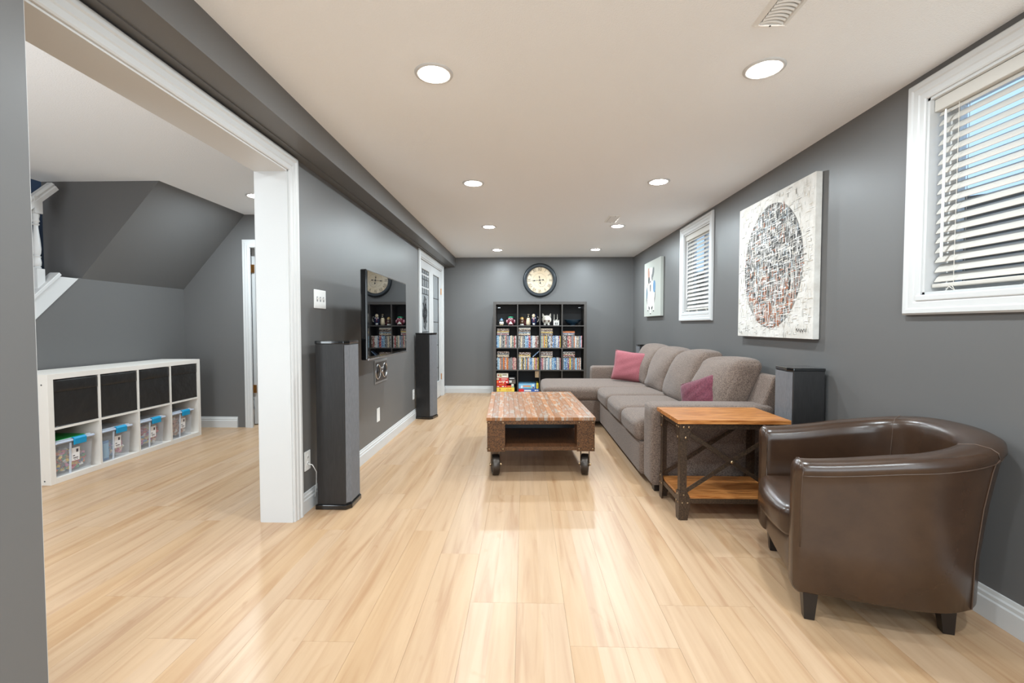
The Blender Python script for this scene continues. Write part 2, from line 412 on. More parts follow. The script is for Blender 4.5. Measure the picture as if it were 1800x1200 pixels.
struct('wall_stairwell', MB().box(-5.0, -4.88, .1, PY+.2, 0, 3.7), WALLB, 'blue grey stairwell wall behind the balustrade')
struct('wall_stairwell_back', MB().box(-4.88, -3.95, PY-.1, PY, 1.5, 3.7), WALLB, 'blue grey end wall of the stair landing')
struct('ceiling_stairwell', MB().box(-5.0, -4.0, .1, PY+.2, 3.6, 3.7), CEIL)
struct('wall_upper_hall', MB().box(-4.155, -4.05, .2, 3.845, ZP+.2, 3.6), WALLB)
struct('baseboard_playroom', MB().sweep([(-3.24, PY, 0), (PX, PY, 0)], (0, -1, 0), BASE, side=-1), TRIM)
struct('baseboard_playroom', MB().sweep([(XP, PY, 0), (DX1+.09, PY, 0)], (0, -1, 0), BASE, side=-1), TRIM)
# door casing, its top left corner clipped where the stair slope comes down
cas = MB().sweep([(DX0, PY-.001, 0), (DX0, PY-.001, DZ2), (DX1, PY-.001, DZ2), (DX1, PY-.001, 0)], (0, -1, 0), CASE, side=-1)
o = struct('trim_door', cas, TRIM, 'white casing round the playroom door')
bm = bmesh.new(); bm.from_mesh(o.data)
nrm = Vector((-(ZP-1.56), 0, -3.118-PX)); nrm.normalize()
g = list(bm.verts)+list(bm.edges)+list(bm.faces)
r = bmesh.ops.bisect_plane(bm, geom=g, plane_co=(PX+.012, 0, 1.56), plane_no=nrm, clear_outer=True)
bmesh.ops.holes_fill(bm, edges=[e for e in r['geom_cut'] if isinstance(e, bmesh.types.BMEdge)])
bm.to_mesh(o.data); bm.free()
struct('trim_door_jamb', MB().box(DX0-.002, DX0+.018, PY-.004, PY+.124, 0, DZ2), TRIM)
struct('trim_door_jamb', MB().box(DX0, DX1, PY-.004, PY+.124, DZ2-.018, DZ2+.002), TRIM)
dr = bpy.data.objects.new('door_1', None); COL.objects.link(dr); tag(dr, 'white hinged door standing open into the exercise room', 'door', kind='structure')
dr.location = (DX0+.022, PY+.128, 0); dr.rotation_euler = (0, 0, math.radians(93))
MB().box(0, .72, -.036, 0, .01, DZ2-.025).obj('door_leaf', TRIM, dr, bevel=.002)
for z in (.42, 1.80):
    hg = MB().box(-.02, .002, -.034, -.002, z-.045, z+.045).lathe([(.006, z-.048), (.006, z+.048)], (-.004, .004, 0), 10)
    hg.obj('hinge', BRASS, dr)
# exercise room beyond
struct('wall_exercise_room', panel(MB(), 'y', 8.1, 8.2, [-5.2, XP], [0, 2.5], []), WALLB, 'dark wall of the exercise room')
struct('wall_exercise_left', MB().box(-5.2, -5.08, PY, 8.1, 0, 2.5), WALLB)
struct('ceiling_exercise', MB().box(-5.2, XP, PY+.12, 8.2, 2.36, 2.5), CEIL)
struct('ceiling_bulkhead', MB().box(-5.08, XP, 7.5, 8.1, 2.06, 2.36), WALL)
struct('floor_carpet', MB().box(-5.08, -3.72, PY+.3, 8.1, -.004, .008), CARPET)
# stairs: stringer, treads, balustrade
st = thing('staircase', 'white trimmed staircase rising behind the near wall with baluster and handrail', 'staircase', (PX-.45, 2.2, 0))
st.location = (0, 0, 0)
sb = MB().prism([(2.255-.02, -.0), (3.632, 1.563), (3.832, 1.563), (2.27, .001)][:4], 'x', PX-.03, PX+.012)
sb = MB().prism([(2.08, .0), (3.632, 1.552), (3.812, 1.552), (2.26, .0)], 'x', PX-.04, PX+.012); sb.obj('stringer', TRIM, st, bevel=.002)
cap = MB()
d = Vector((0, 1, 1)).normalized(); nn = Vector((0, -1, 1)).normalized()
a = Vector((PX-.055, 2.09, .0)); b_ = Vector((PX-.055, 3.655, 1.565))
cap.add([p[:] for p in (a, a+Vector((.085, 0, 0)), b_+Vector((.085, 0, 0)), b_, a+nn*.028, a+Vector((.085, 0, 0))+nn*.028, b_+Vector((.085, 0, 0))+nn*.028, b_+nn*.028)],
        [(0, 1, 2, 3), (4, 5, 6, 7), (0, 1, 5, 4), (1, 2, 6, 5), (2, 3, 7, 6), (3, 0, 4, 7)])
cap.obj('stringer_cap', TRIM, st, bevel=.004)
for k in range(7):
    MB().box(-4.88, PX-.1, 2.3+k*.205, 2.3+(k+1)*.205+.02, .205*(k+1)-.035, .205*(k+1)).obj('tread', TRIM, st, bevel=.006)
    MB().box(-4.88, PX-.1, 2.31+k*.205, 2.33+k*.205, .205*k, .205*(k+1)-.035).obj('riser', TRIM, st)
MB().box(-4.88, PX-.1, 3.76, PY-.1, 1.47, 1.56).obj('landing', TRIM, st)
def baluster(y, z0, z1):
    m = MB(); x = PX-.03; w_ = .03
    m.prism([(x-w_, y-w_), (x+w_, y-w_), (x+w_, y+w_), (x-w_, y+w_)], 'z', z0, z0+.20)
    m.prism([(x-w_, y-w_), (x+w_, y-w_), (x+w_, y+w_), (x-w_, y+w_)], 'z', z1-.13, z1)
    h = (z1-.13)-(z0+.20); zb = z0+.20
    prof = [(.022, 0), (.026, .02), (.018, .04), (.025, .06), (.027, .12), (.022, .2), (.027, .22), (.018, .24), (.025, .28), (.028, .36), (.024, .5), (.017, .68), (.014, .78), (.024, .80), (.016, .83), (.025, .86), (.02, .9), (.026, .97), (.022, 1.0)]
    m.lathe([(r, zb+t*h) for r, t in prof], (x, y, 0), 14)
    return m.obj('baluster', TRIM, st, smooth='auto')
baluster(3.52, 1.40, 2.165)
baluster(3.30, 1.18, 1.945)
baluster(3.08, .96, 1.725)
hr = MB(); a = Vector((PX-.03, 2.2, .82)); b_ = Vector((PX-.03, 3.66, 2.285)); sd = Vector((1, 0, 0)); d = (b_-a).normalized(); nn = sd.cross(d); nn = nn if nn.z > 0 else -nn
pr = [(-.032, -.028), (-.032, 0), (-.026, .008), (-.03, .022), (-.018, .036), (.018, .036), (.03, .022), (.026, .008), (.032, 0), (.032, -.028)]
n_ = len(pr); vs = [(a+sd*u+nn*v)[:] for u, v in pr]+[(b_+sd*u+nn*v)[:] for u, v in pr]
hr.add(vs, [list(range(n_)), list(range(n_, 2*n_))]+[(i, (i+1) % n_, n_+(i+1) % n_, n_+i) for i in range(n_)])
hr.obj('handrail', TRIM, st, smooth='auto')

# ---------------- french doors in the left wall ----------------
cas = MB().sweep([(XL+.002, DY0, 0), (XL+.002, DY0, DZ), (XL+.002, DY1, DZ), (XL+.002, DY1, 0)], (1, 0, 0), CASE, side=1)
struct('trim_french_door', cas, TRIM, 'white casing of the glazed double door')
struct('trim_french_jamb', MB().box(XP, XL+.004, DY0-.002, DY0+.014, 0, DZ), TRIM)
struct('trim_french_jamb', MB().box(XP, XL+.004, DY1-.014, DY1+.002, 0, DZ), TRIM)
struct('trim_french_jamb', MB().box(XP, XL+.004, DY0, DY1, DZ-.014, DZ+.002), TRIM)
def leaf(n, y0, y1, ornate):
    t = bpy.data.objects.new('door_%d' % n, None); COL.objects.link(t)
    tag(t, 'white glazed door leaf with ornate leaded glass, nearer of the pair' if ornate else 'white glazed door leaf with plain grid leading, farther of the pair', 'door', kind='structure')
    t.location = (XL-.01, y0, 0); W = y1-y0; h = DZ-.02; sw = .115
    g = (sw, W-sw, .26, h-.10)
    panel(MB(), 'x', -.036, 0, [0, W], [.01, h], [g]).obj('leaf_frame', TRIM, t, bevel=.002)
    MB().sweep([(0, g[0], g[2]), (0, g[0], g[3]), (0, g[1], g[3]), (0, g[1], g[2])], (1, 0, 0), [(0, -.01), (-.012, -.01), (-.012, .0), (0, .004)], closed=True, side=1).obj('glass_bead', TRIM, t)
    MB().box(-.021, -.016, g[0], g[1], g[2], g[3]).obj('glass_pane', LEADGLASS, t)
    lead = MB(); x = -.012; r = .0035
    if ornate:
        iw = g[1]-g[0]; ys = [g[0]+iw*k/4 for k in (1, 2, 3)]
        zs = [g[3]-d_ for d_ in (.06, .14, .24, .34, .86, .98, 1.10, 1.22)]
        for z in zs: lead.tube([(x, g[0], z), (x, g[1], z)], r, 6)
        for y in ys:
            lead.tube([(x, y, g[3]), (x, y, zs[3])], r, 6); lead.tube([(x, y, zs[4]), (x, y, zs[7])], r, 6)
        cy, cz = g[0]+iw/2, (zs[3]+zs[4])/2
        for (ra, rb) in ((.09, .22), (.05, .13), (.13, .09)):
            lead.tube([(x, cy+ra*math.cos(k*PI/12), cz+rb*math.sin(k*PI/12)) for k in range(24)], r, 6, closed=True)
        for k in range(8):
            an = k*PI/4+.2; lead.tube([(x, cy, cz), (x, cy+.14*math.cos(an), cz+.24*math.sin(an))], r, 6)
        bv = MB()
        for z in (zs[0]-.02, zs[2]-.015, zs[4]-.03, zs[5]-.02, zs[7]+.02):
            for k in range(4): bv.box(-.015, -.011, g[0]+iw*k/4+.008, g[0]+iw*(k+1)/4-.008, z-.014, z+.014)
        bv.obj('pale_glass_bars', mat('pale_glass_bars', (225, 226, 226), .1), t)['kind'] = 'stuff'  # rows of pale opaque bars between the leads
    else:
        for y in (g[0]+.05, g[1]-.05): lead.tube([(x, y, g[2]), (x, y, g[3])], r, 6)
        for k in range(1, 5): z = g[3]-k*.36; lead.tube([(x, g[0], z), (x, g[1], z)], r, 6)
    lead.obj('leading', mat('lead_came', (70, 70, 72), .4, metal=.7), t)
    yh = -.004 if ornate else W+.004
    for z in (.32, 1.70):
        MB().box(0, .004, yh-.016, yh+.016, z-.045, z+.045).lathe([(.006, z-.05), (.006, z+.05)], (.006, yh, 0), 10).obj('hinge', BRASS, t)
    ky = W-.05 if ornate else .05
    MB().lathe([(.012, 0), (.012, .03), (.026, .035), (.028, .055), (.012, .065)], (0, ky, .98), 14, axis='x').obj('door_knob', BRASS, t, smooth='auto')
    return t
mid = (DY0+DY1)/2
leaf(2, DY0+.017, mid-.002, True)
leaf(3, mid+.002, DY1-.017, False)

# ---------------- windows, blinds, wells ----------------
def window(n, y0, y1):
    w_ = bpy.data.objects.new('window_%d' % n, None); COL.objects.link(w_)
    tag(w_, 'white framed basement window nearest the armchair' if n == 1 else 'white framed basement window between the two paintings', 'window', kind='structure')
    W = y1-y0; w_.location = (XR, y0, WZ0); h = WZ1-WZ0
    MB().sweep([(-.002, 0, 0), (-.002, 0, h), (-.002, W, h), (-.002, W, 0)], (-1, 0, 0), CASE, closed=True, side=-1).obj('casing', TRIM, w_)
    MB().box(-.022, -.002, -.02, W+.02, -.028, -.0).obj('stool', TRIM, w_, bevel=.005)
    lin_ = MB()
    lin_.box(-.004, .13, -.001, .012, 0, h); lin_.box(-.004, .13, W-.012, W+.001, 0, h)
    lin_.box(-.004, .13, 0, W, -.001, .012); lin_.box(-.004, .13, 0, W, h-.012, h+.001)
    lin_.obj('reveal', TRIM, w_)
    panel(MB(), 'x', .088, .122, [.012, W-.012], [.012, h-.012], [(.055, W/2-.02, .055, h-.055), (W/2+.02, W-.055, .055, h-.055)]).obj('sash', WHITE, w_, bevel=.002)
    for a, b in ((.055, W/2-.02), (W/2+.02, W-.055)): MB().box(.102, .107, a, b, .055, h-.055).obj('pane', GLASS, w_)
    # blind: hangs in the reveal
    bl = thing('window_blind', 'cream slatted blind with tilt wand in the window nearest the armchair' if n == 1 else 'cream slatted blind in the smaller looking window between the two paintings', 'blind', (XR+.045, y0, WZ0), 0, 'slatted window blinds')
    MB().box(-.032, .03, .014, W-.014, h-.068, h-.013).obj('headrail', SLAT, bl, bevel=.003)
    MB().box(-.026, .026, .02, W-.02, .03, .048).obj('bottom_rail', SLAT, bl, bevel=.004)
    ns = 18; pitch = (h-.075-.07)/(ns-1); tl = math.radians(50)
    sm = MB(); pts = []
    for k in range(7):
        t = -1+2*k/6; u = .0255*t; c_ = .0035*(1-t*t); pts.append((u, c_))
    sec = [(u, c_+.0014) for u, c_ in pts]+[(u, c_-.0014) for u, c_ in pts[::-1]]
    ca, sa = math.cos(tl), math.sin(tl)
    sec = [(u*ca-c_*sa, u*sa+c_*ca) for u, c_ in sec]      # room edge low
    nq = len(sec); ya, yb = .022, W-.022
    sm.add([(u, ya, c_) for u, c_ in sec]+[(u, yb, c_) for u, c_ in sec], [list(range(nq)), list(range(nq, 2*nq))]+[(i, (i+1) % nq, nq+(i+1) % nq, nq+i) for i in range(nq)])
    s0 = sm.obj('slat', SLAT, bl, smooth='auto'); s0.location.z = .075
    for k in range(1, ns):
        o = s0.copy(); COL.objects.link(o); o.parent = bl; o.location.z = .075+pitch*k
    for y in (.12, W/2, W-.12):
        c_ = MB().tube([(-.021, y, .04), (-.021, y, h-.06)], .0011, 6); c_.tube([(.023, y, .04), (.023, y, h-.06)], .0011, 6); c_.obj('ladder_cord', CORD, bl)
        MB().tube([(-.028, y, .036), (-.03, y-.02, .01), (-.03, y+.01, .03), (-.03, y+.025, .012)], .002, 5).obj('cord_knot', CORD, bl)
    MB().lathe([(.004, .16), (.0055, .17), (.0045, h-.1), (.003, h-.08)], (-.036, W-.075, 0), 8).obj('tilt_wand', WHITE, bl)
    # steel window well outside
    wl = thing('window_well', 'brownish window well outside the near window, seen between slats' if n == 1 else 'brownish window well outside the far window, seen between slats', 'window well', (XR+.13, y0, 0))
    m = MB()
    K = 12; P = [(.0+.62*math.sin(PI*k/K)**.6, -.35+(W+.7)*k/K) for k in range(K+1)]
    zt = 1.80
    for k in range(K):
        (xa, yaa), (xb, ybb) = P[k], P[k+1]
        m.add([(xa, yaa, .9), (xb, ybb, .9), (xb, ybb, zt), (xa, yaa, zt), (xa+.03, yaa, .9), (xb+.03, ybb, .9), (xb+.03, ybb, zt), (xa+.03, yaa, zt)], [(0, 1, 2, 3), (4, 5, 6, 7), (3, 2, 6, 7), (0, 1, 5, 4)])
    m.obj('well_wall', WELL, wl)
    MB().box(.002, .66, -.35, W+.35, .86, .9).obj('gravel', WELL, wl)
for i, (a, b) in enumerate(WIN): window(i+1, a, b)

# ---------------- ceiling lamps ----------------
LENS = mat('frosted_lamp_lens', (255, 252, 246), .5, emit=((255, 249, 240), LENS_E))
def pot(x, y, z, label, power=POT_W):
    t = thing('recessed_light', label, 'ceiling light', (x, y, z), 0, 'recessed ceiling lights')
    m = MB().lathe([(.088, 0), (.086, -.004), (.078, -.007), (.066, -.006), (.064, -.001)], (0, 0, 0), 32, cap=False)
    m.obj('trim_ring', TRIM, t, smooth=True)
    MB().lathe([(.066, -.002), (.062, -.007), (.045, -.012), (.02, -.0145), (.001, -.015)], (0, 0, 0), 32, cap=False).obj('lamp_lens', LENS, t, smooth=True)
    l = bpy.data.lights.new('downlight', 'AREA'); l.shape = 'DISK'; l.size = .12; l.energy = power; l.color = POT_COL
    lo = bpy.data.objects.new('downlight', l); COL.objects.link(lo); lo.parent = t; lo.location = (0, 0, -.018)
    return t
rows = [(2.11, 'nearest'), (3.71, 'second'), (5.33, 'third'), (6.95, 'farthest')]
for (y, wd), pw in zip(rows, (.9, 1.15, 1.5, 1.7)):
    pw *= POT_W
    pot(-.415, y, ZC, 'round recessed ceiling light, left column, %s from the viewer' % wd if wd in ('nearest', 'farthest') else 'round recessed ceiling light, left column, %s row from the viewer' % wd, pw)
    pot(1.072, y, ZC, 'round recessed ceiling light, right column, %s from the viewer' % wd if wd in ('nearest', 'farthest') else 'round recessed ceiling light, right column, %s row from the viewer' % wd, pw)
for y in (.5, -1.1):
    for x in (-.415, 1.072): pot(x, y, ZC, 'round recessed ceiling light behind the viewer')
pot(-2.56, 4.31, ZP, 'round recessed light in the playroom ceiling beside the opening', 28)
for x, y in ((-2.56, 1.75), (-2.9, .8)): pot(x, y, ZP, 'round recessed playroom ceiling light out of view, %s' % ('nearer the stairs' if y > 1 else 'nearer the front wall'), 11)
pot(-2.6, 6.4, 2.36, 'round recessed light in the exercise room ceiling')
l = bpy.data.lights.new('stairwell_fill', 'POINT'); l.energy = 14; l.shadow_soft_size = .1; l.color = (.85, .92, 1)  # unseen point light added to brighten the stairwell
lo = bpy.data.objects.new('stairwell_fill', l); COL.objects.link(lo); lo.location = (-4.5, 2.2, 3.3)

def vent(x, y, w_, h_, label, n):
    t = thing('ceiling_vent', label, 'air vent', (x, y, ZC))
    f = MB(); W, Hh, e = w_/2, h_/2, .018
    f.sweep([(-W, -Hh, 0), (W, -Hh, 0), (W, Hh, 0), (-W, Hh, 0)], (0, 0, -1), [(0, 0), (.004, .005), (e, .009), (e+.004, .002), (e+.004, 0)], closed=True, side=-1)
    f.obj('vent_frame', WHITE, t)
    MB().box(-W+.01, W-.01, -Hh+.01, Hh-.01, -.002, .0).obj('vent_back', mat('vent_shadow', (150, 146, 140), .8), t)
    lm = MB(); iw = W-.024
    for k in range(8):
        a, b = -iw+2*iw*k/8, -iw+2*iw*(k+1)/8
        ya, yb = .012*(a/iw)**2, .012*(b/iw)**2
        lm.add([(a, ya, -.002), (b, yb, -.002), (b, yb+.012, -.009), (a, ya+.012, -.009), (a, ya+.002, -.002), (b, yb+.002, -.002), (b, yb+.014, -.0085), (a, ya+.014, -.0085)],
               [(0, 1, 2, 3), (4, 5, 6, 7), (3, 2, 6, 7), (0, 1, 5, 4)])
    l0 = lm.obj('louver', WHITE, t, smooth=True)
    for k in range(n):
        o = l0 if k == 0 else l0.copy()
        if k: COL.objects.link(o); o.parent = t
        o.location.y = -Hh+.026+(h_-.07)*k/(n-1)
    for s in (-1, 1): MB().ball((0, s*(Hh-.011), -.009), (.004, .004, .002), 8, 5).obj('screw', BLACKP, t)
vent(.935, 1.66, .13, .31, 'white louvered ceiling vent near the front right light', 14)
vent(.95, 4.98, .13, .31, 'small white ceiling vent beside the third right light', 10)

# ---------------- leather tub chair ----------------
def tub_chair():
    t = thing('armchair', 'dark brown leather tub armchair standing in the right foreground', 'armchair', (1.468, 1.985, 0), math.radians(180-16.2))
    # local frame: +x is the open front, y across
    def path(s):      # s 0..1 from one arm front round the back to the other; returns point and outward normal
        hw, fr, st, bk = .345, .325, .0, -.325
        L1 = fr-st; La = PI*.5*(hw+.325)
        tot = 2*L1+La; d = s*tot
        if d < L1: return Vector((fr-d, hw-.012*(1-d/L1), 0)), Vector((0, 1, 0)), d
        if d > L1+La: e = d-L1-La; return Vector((st+e, -(hw-.012*(e/L1)), 0)), Vector((0, -1, 0)), tot-d
        a = (d-L1)/La*PI; c, s_ = math.cos(a), math.sin(a); ex = .80
        x = st-abs(s_)**ex*(-bk+st); y = math.copysign(abs(c)**ex, c)*hw
        nx, ny = -abs(s_)**1.15/.325, math.copysign(abs(c)**1.15, c)/hw
        return Vector((x, y, 0)), Vector((nx, ny, 0)).normalized(), d
    NS = 72
    def rim(s): q = math.sin(PI*s); return .628+.112*q**1.5
    def fl(s): q = math.sin(PI*s); return .012+.048*q**2
    def sect(s):
        h = rim(s); f = fl(s); T = .095+.02*math.sin(PI*s)
        o = [(-.012, .115), (0, .125), (.004, .30), (f*.45, .50), (f*.85, h-.085), (f, h-.05)]
        top = [(f+.010, h-.035), (f+.006, h-.012), (f-.014, h), (f-T*.5, h+.006), (f-T+.012, h-.004), (f-T-.008, h-.028), (f-T-.010, h-.06)]
        inn = [(f*.75-T-.006, h-.14), (f*.3-T, .42), (-T, .30), (-T, .125), (-T+.01, .115)]
        return o, top, inn
    def build(sel, name, m, fn=None, smooth=True):
        mb = MB(); K = None; rows = []
        for i in range(NS+1):
            s = i/NS; P, Nn, d = path(s); o, tp, inn = sect(s); pts = sel(o, tp, inn, s)
            # rounded arm fronts: pull section in at both ends
            e = min(i, NS-i); k = 0 if e > 2 else (.0, .0, .0)[e]
            K = len(pts); rows += [(P.x+Nn.x*(u-k), P.y+Nn.y*(u-k), z) for u, z in pts]
        fs = [(i*K+k, i*K+(k+1) % K, (i+1)*K+(k+1) % K, (i+1)*K+k) for i in range(NS) for k in range(K)]
        mb.add(rows, fs); return mb, K
    mb, K = build(lambda o, tp, inn, s: o+tp+inn, '', 0)
    # domed arm fronts
    for end in (0, NS):
        s = end/NS; P, Nn, d = path(s); o, tp, inn = sect(s); pts = o+tp+inn
        cu = sum(p[0] for p in pts)/K; base = end*K; prev = [base+k for k in range(K)]
        for sc, dx in ((.90, .010), (.72, .019), (.4, .024)):
            n0 = len(mb.v)
            cz = .37
            for u, z in pts:
                hu = cu+(u-cu)*sc; hz = z-(1-sc)*.10*(1 if z > .45 else (-1 if z < .2 else 0))*.55
                v = (P.x+dx, P.y+Nn.y*hu, hz)
                mb.v.append(v)
            for k in range(K): mb.f.append([prev[k], prev[(k+1) % K], n0+(k+1) % K, n0+k]); mb.mi.append(0)
            prev = list(range(n0, n0+K))
        mb.f.append(prev); mb.mi.append(0)
    sh = mb.obj('shell', LEATHER, t, smooth=True)
    # piping: outer seam below the rolled top, round the arm fronts, two vertical back seams
    def on(s, idx, grp=0, push=.0015):
        P, Nn, d = path(s); o, tp, inn = sect(s); u, z = (o, tp, inn)[grp][idx]
        return (P.x+Nn.x*(u+push), P.y+Nn.y*(u+push), z)
    MB().tube([on(i/NS, 5) for i in range(NS+1)], .0022, 6).obj('seam_piping', STITCH, t, smooth=True)
    for s in (.335, .665):
        pts = [on(s, k) for k in range(6)]+[on(s, k, 1) for k in range(7)]+[on(s, 0, 2, -.0015), on(s, 1, 2, -.0015)]
        MB().tube(pts, .0020, 6).obj('seam_piping', STITCH, t, smooth=True)
    for s in (0, 1):
        P, Nn, d = path(s); pts = []
        for g, lst in enumerate(sect(s)):
            for u, z in lst:
                if z > .13: pts.append((P.x+.001, P.y+Nn.y*(u+(.001 if g == 0 else -.001 if g == 2 else 0)), z+(.001 if g == 1 else 0)))
        MB().tube(pts, .0022, 6).obj('seam_piping', STITCH, t, smooth=True)
    # front rail and bottom
    fr = MB().soft(.165, 0, .205, .165, .236, .088, .02, (.012, 0, 0), 8); fr.obj('front_rail', LEATHER, t, smooth=True)
    MB().prism([(.30, -.25), (.30, .25), (-.10, .25), (-.23, .15), (-.23, -.15), (-.10, -.25)], 'z', .118, .13).obj('base_board', DARKLEG, t)
    def cf(o, p):
        x, y, z = o
        if x < 0: y *= 1-.42*(x/-.27)**2*.9
        if x > .1: x += .03*(1-(p[1])**2)
        return (x, y, z+.01*math.cos(x*6))
    sc = MB().soft(.055, 0, .345, .30, .232, .062, .035, (.01, .0, .018), 14, cf); sc.obj('seat_cushion', LEATHER, t, smooth=True)
    ring = [(.055+x, y, .383) for x, y in [(.285+.02*(1-(v/.2)**2), v) for v in (-.205, -.12, 0, .12, .205)]]
    MB().tube([(p[0]+.018, p[1], p[2]-.012) for p in ring], .0022, 6).obj('seam_piping', STITCH, t, smooth=True)
    for (x, y) in ((.28, .285), (.28, -.285), (-.18, .225), (-.18, -.225)):
        m = MB(); a, b = .027, .018; ox = .008 if x < 0 else 0
        m.add([(x-b-ox, y-b, 0), (x+b-ox, y-b, 0), (x+b-ox, y+b, 0), (x-b-ox, y+b, 0), (x-a, y-a, .122), (x+a, y-a, .122), (x+a, y+a, .122), (x-a, y+a, .122)],
              [(0, 3, 2, 1), (4, 5, 6, 7), (0, 1, 5, 4), (1, 2, 6, 5), (2, 3, 7, 6), (3, 0, 4, 7)])
        m.obj('leg', DARKLEG, t, bevel=.002)
tub_chair()

# ---------------- iron and wood end table ----------------
def end_table():
    x0, x1, y0, y1, zt = .895, 1.545, 2.66, 3.085, .60
    t = thing('end_table', 'square wooden end table with riveted iron frame between sofa arm and leather chair', 'side table', ((x0+x1)/2, (y0+y1)/2, 0))
    X, Y = (x1-x0)/2, (y1-y0)/2
    n = 5
    for k in range(n):
        a, b = -Y+2*Y*k/n, -Y+2*Y*(k+1)/n
        MB().box(-X, X, a+.0004, b-.0004, zt-.024, zt).obj('top_plank', OAK, t, bevel=.0012)
    f = MB(); i = .022
    for (sx, sy) in ((-1, -1), (1, -1), (1, 1), (-1, 1)):
        cx, cy = sx*(X-i), sy*(Y-i)
        m = MB(); w_ = .040; th = .004
        m.prism([(cx, cy), (cx-sx*w_, cy), (cx-sx*w_, cy-sy*th), (cx-sx*th, cy-sy*th), (cx-sx*th, cy-sy*w_), (cx, cy-sy*w_)], 'z', .02, zt-.026)
        lg = m.obj('leg', IROND, t)
        # foot and head brackets, shaped plates on both outer faces
        br = MB()
        ft = [(-.004, .008), (-.006, .155), (0, .172), (.042, .172), (.060, .135), (.060, .085), (.047, .0), (.004, .0)]
        hd = [(-.004, zt-.026), (-.004, zt-.10), (0, zt-.125), (.044, zt-.125), (.052, zt-.09), (.066, zt-.05), (.070, zt-.026)]
        for nm_, pl in (('foot_bracket', ft), ('head_bracket', hd)):
            br = MB()
            px = [(cx-sx*u, z) for u, z in pl]; br.prism(px, 'y', cy+sy*.005, cy)
            py = [(cy-sy*u, z) for u, z in pl]; br.prism(py, 'x', cx+sx*.005, cx)
            br.obj(nm_, IROND, lg, bevel=.001)
        rv = MB()
        for u, z in ((.022, .152), (.014, .105), (.045, .105), (.018, zt-.045), (.048, zt-.045), (.030, zt-.108)):
            r = .0075 if z > .3 else .005
            rv.ball((cx-sx*u, cy+sy*.006, z), (r, .004, r), 8, 5); rv.ball((cx+sx*.006, cy-sy*u, z), (.004, r, r), 8, 5)
        ro = rv.obj('rivets', RIVET, lg, smooth=True); ro['kind'] = 'stuff'
    for s in (-1, 1):
        y = s*(Y-i); x = s*(X-i)
        MB().box(-X+i+.02, X-i-.02, min(y, y-s*.004), max(y, y-s*.004), zt-.058, zt-.026).obj('apron', IROND, t)
        MB().box(min(x, x-s*.004), max(x, x-s*.004), -Y+i+.02, Y-i-.02, zt-.058, zt-.026).obj('apron', IROND, t)
        MB().box(-X+i+.01, X-i-.01, min(y, y-s*.02), max(y, y-s*.02), .100, .126).obj('shelf_rail', IROND, t)
        MB().box(min(x, x-s*.02), max(x, x-s*.02), -Y+i+.01, Y-i-.01, .100, .126).obj('shelf_rail', IROND, t)
        # crossed straps: a wide front one and a twisted one
        L = X-i-.03; zb, zu = .165, zt-.10
        def bar(p, q, wd, yo):
            d = Vector((q[0]-p[0], q[1]-p[1])); d.normalize(); nx, nz = -d.y*wd/2, d.x*wd/2
            m = MB().prism([(p[0]+nx, p[1]+nz), (q[0]+nx, q[1]+nz), (q[0]-nx, q[1]-nz), (p[0]-nx, p[1]-nz)], 'y', y-s*(.002+yo), y-s*(.006+yo))
            m.obj('cross_brace', IROND, t)
        bar((-L, zu+.03), (L, zb), .024, 0); bar((-L, zb), (L, zu+.03), .024, .006)
        MB().lathe([(.010, 0), (.009, s*.006), (.004, s*.009)], (0, y-s*.004, (zb+zu+.03)/2), 12, axis='y').obj('centre_rivet', RIVET, t, smooth=True)
    for k in range(4):
        a, b = -Y+.03+(2*Y-.06)*k/4, -Y+.03+(2*Y-.06)*(k+1)/4
        MB().box(-X+.03, X-.03, a+.0004, b-.0004, .126, .142).obj('shelf_plank', OAK, t, bevel=.001)
end_table()

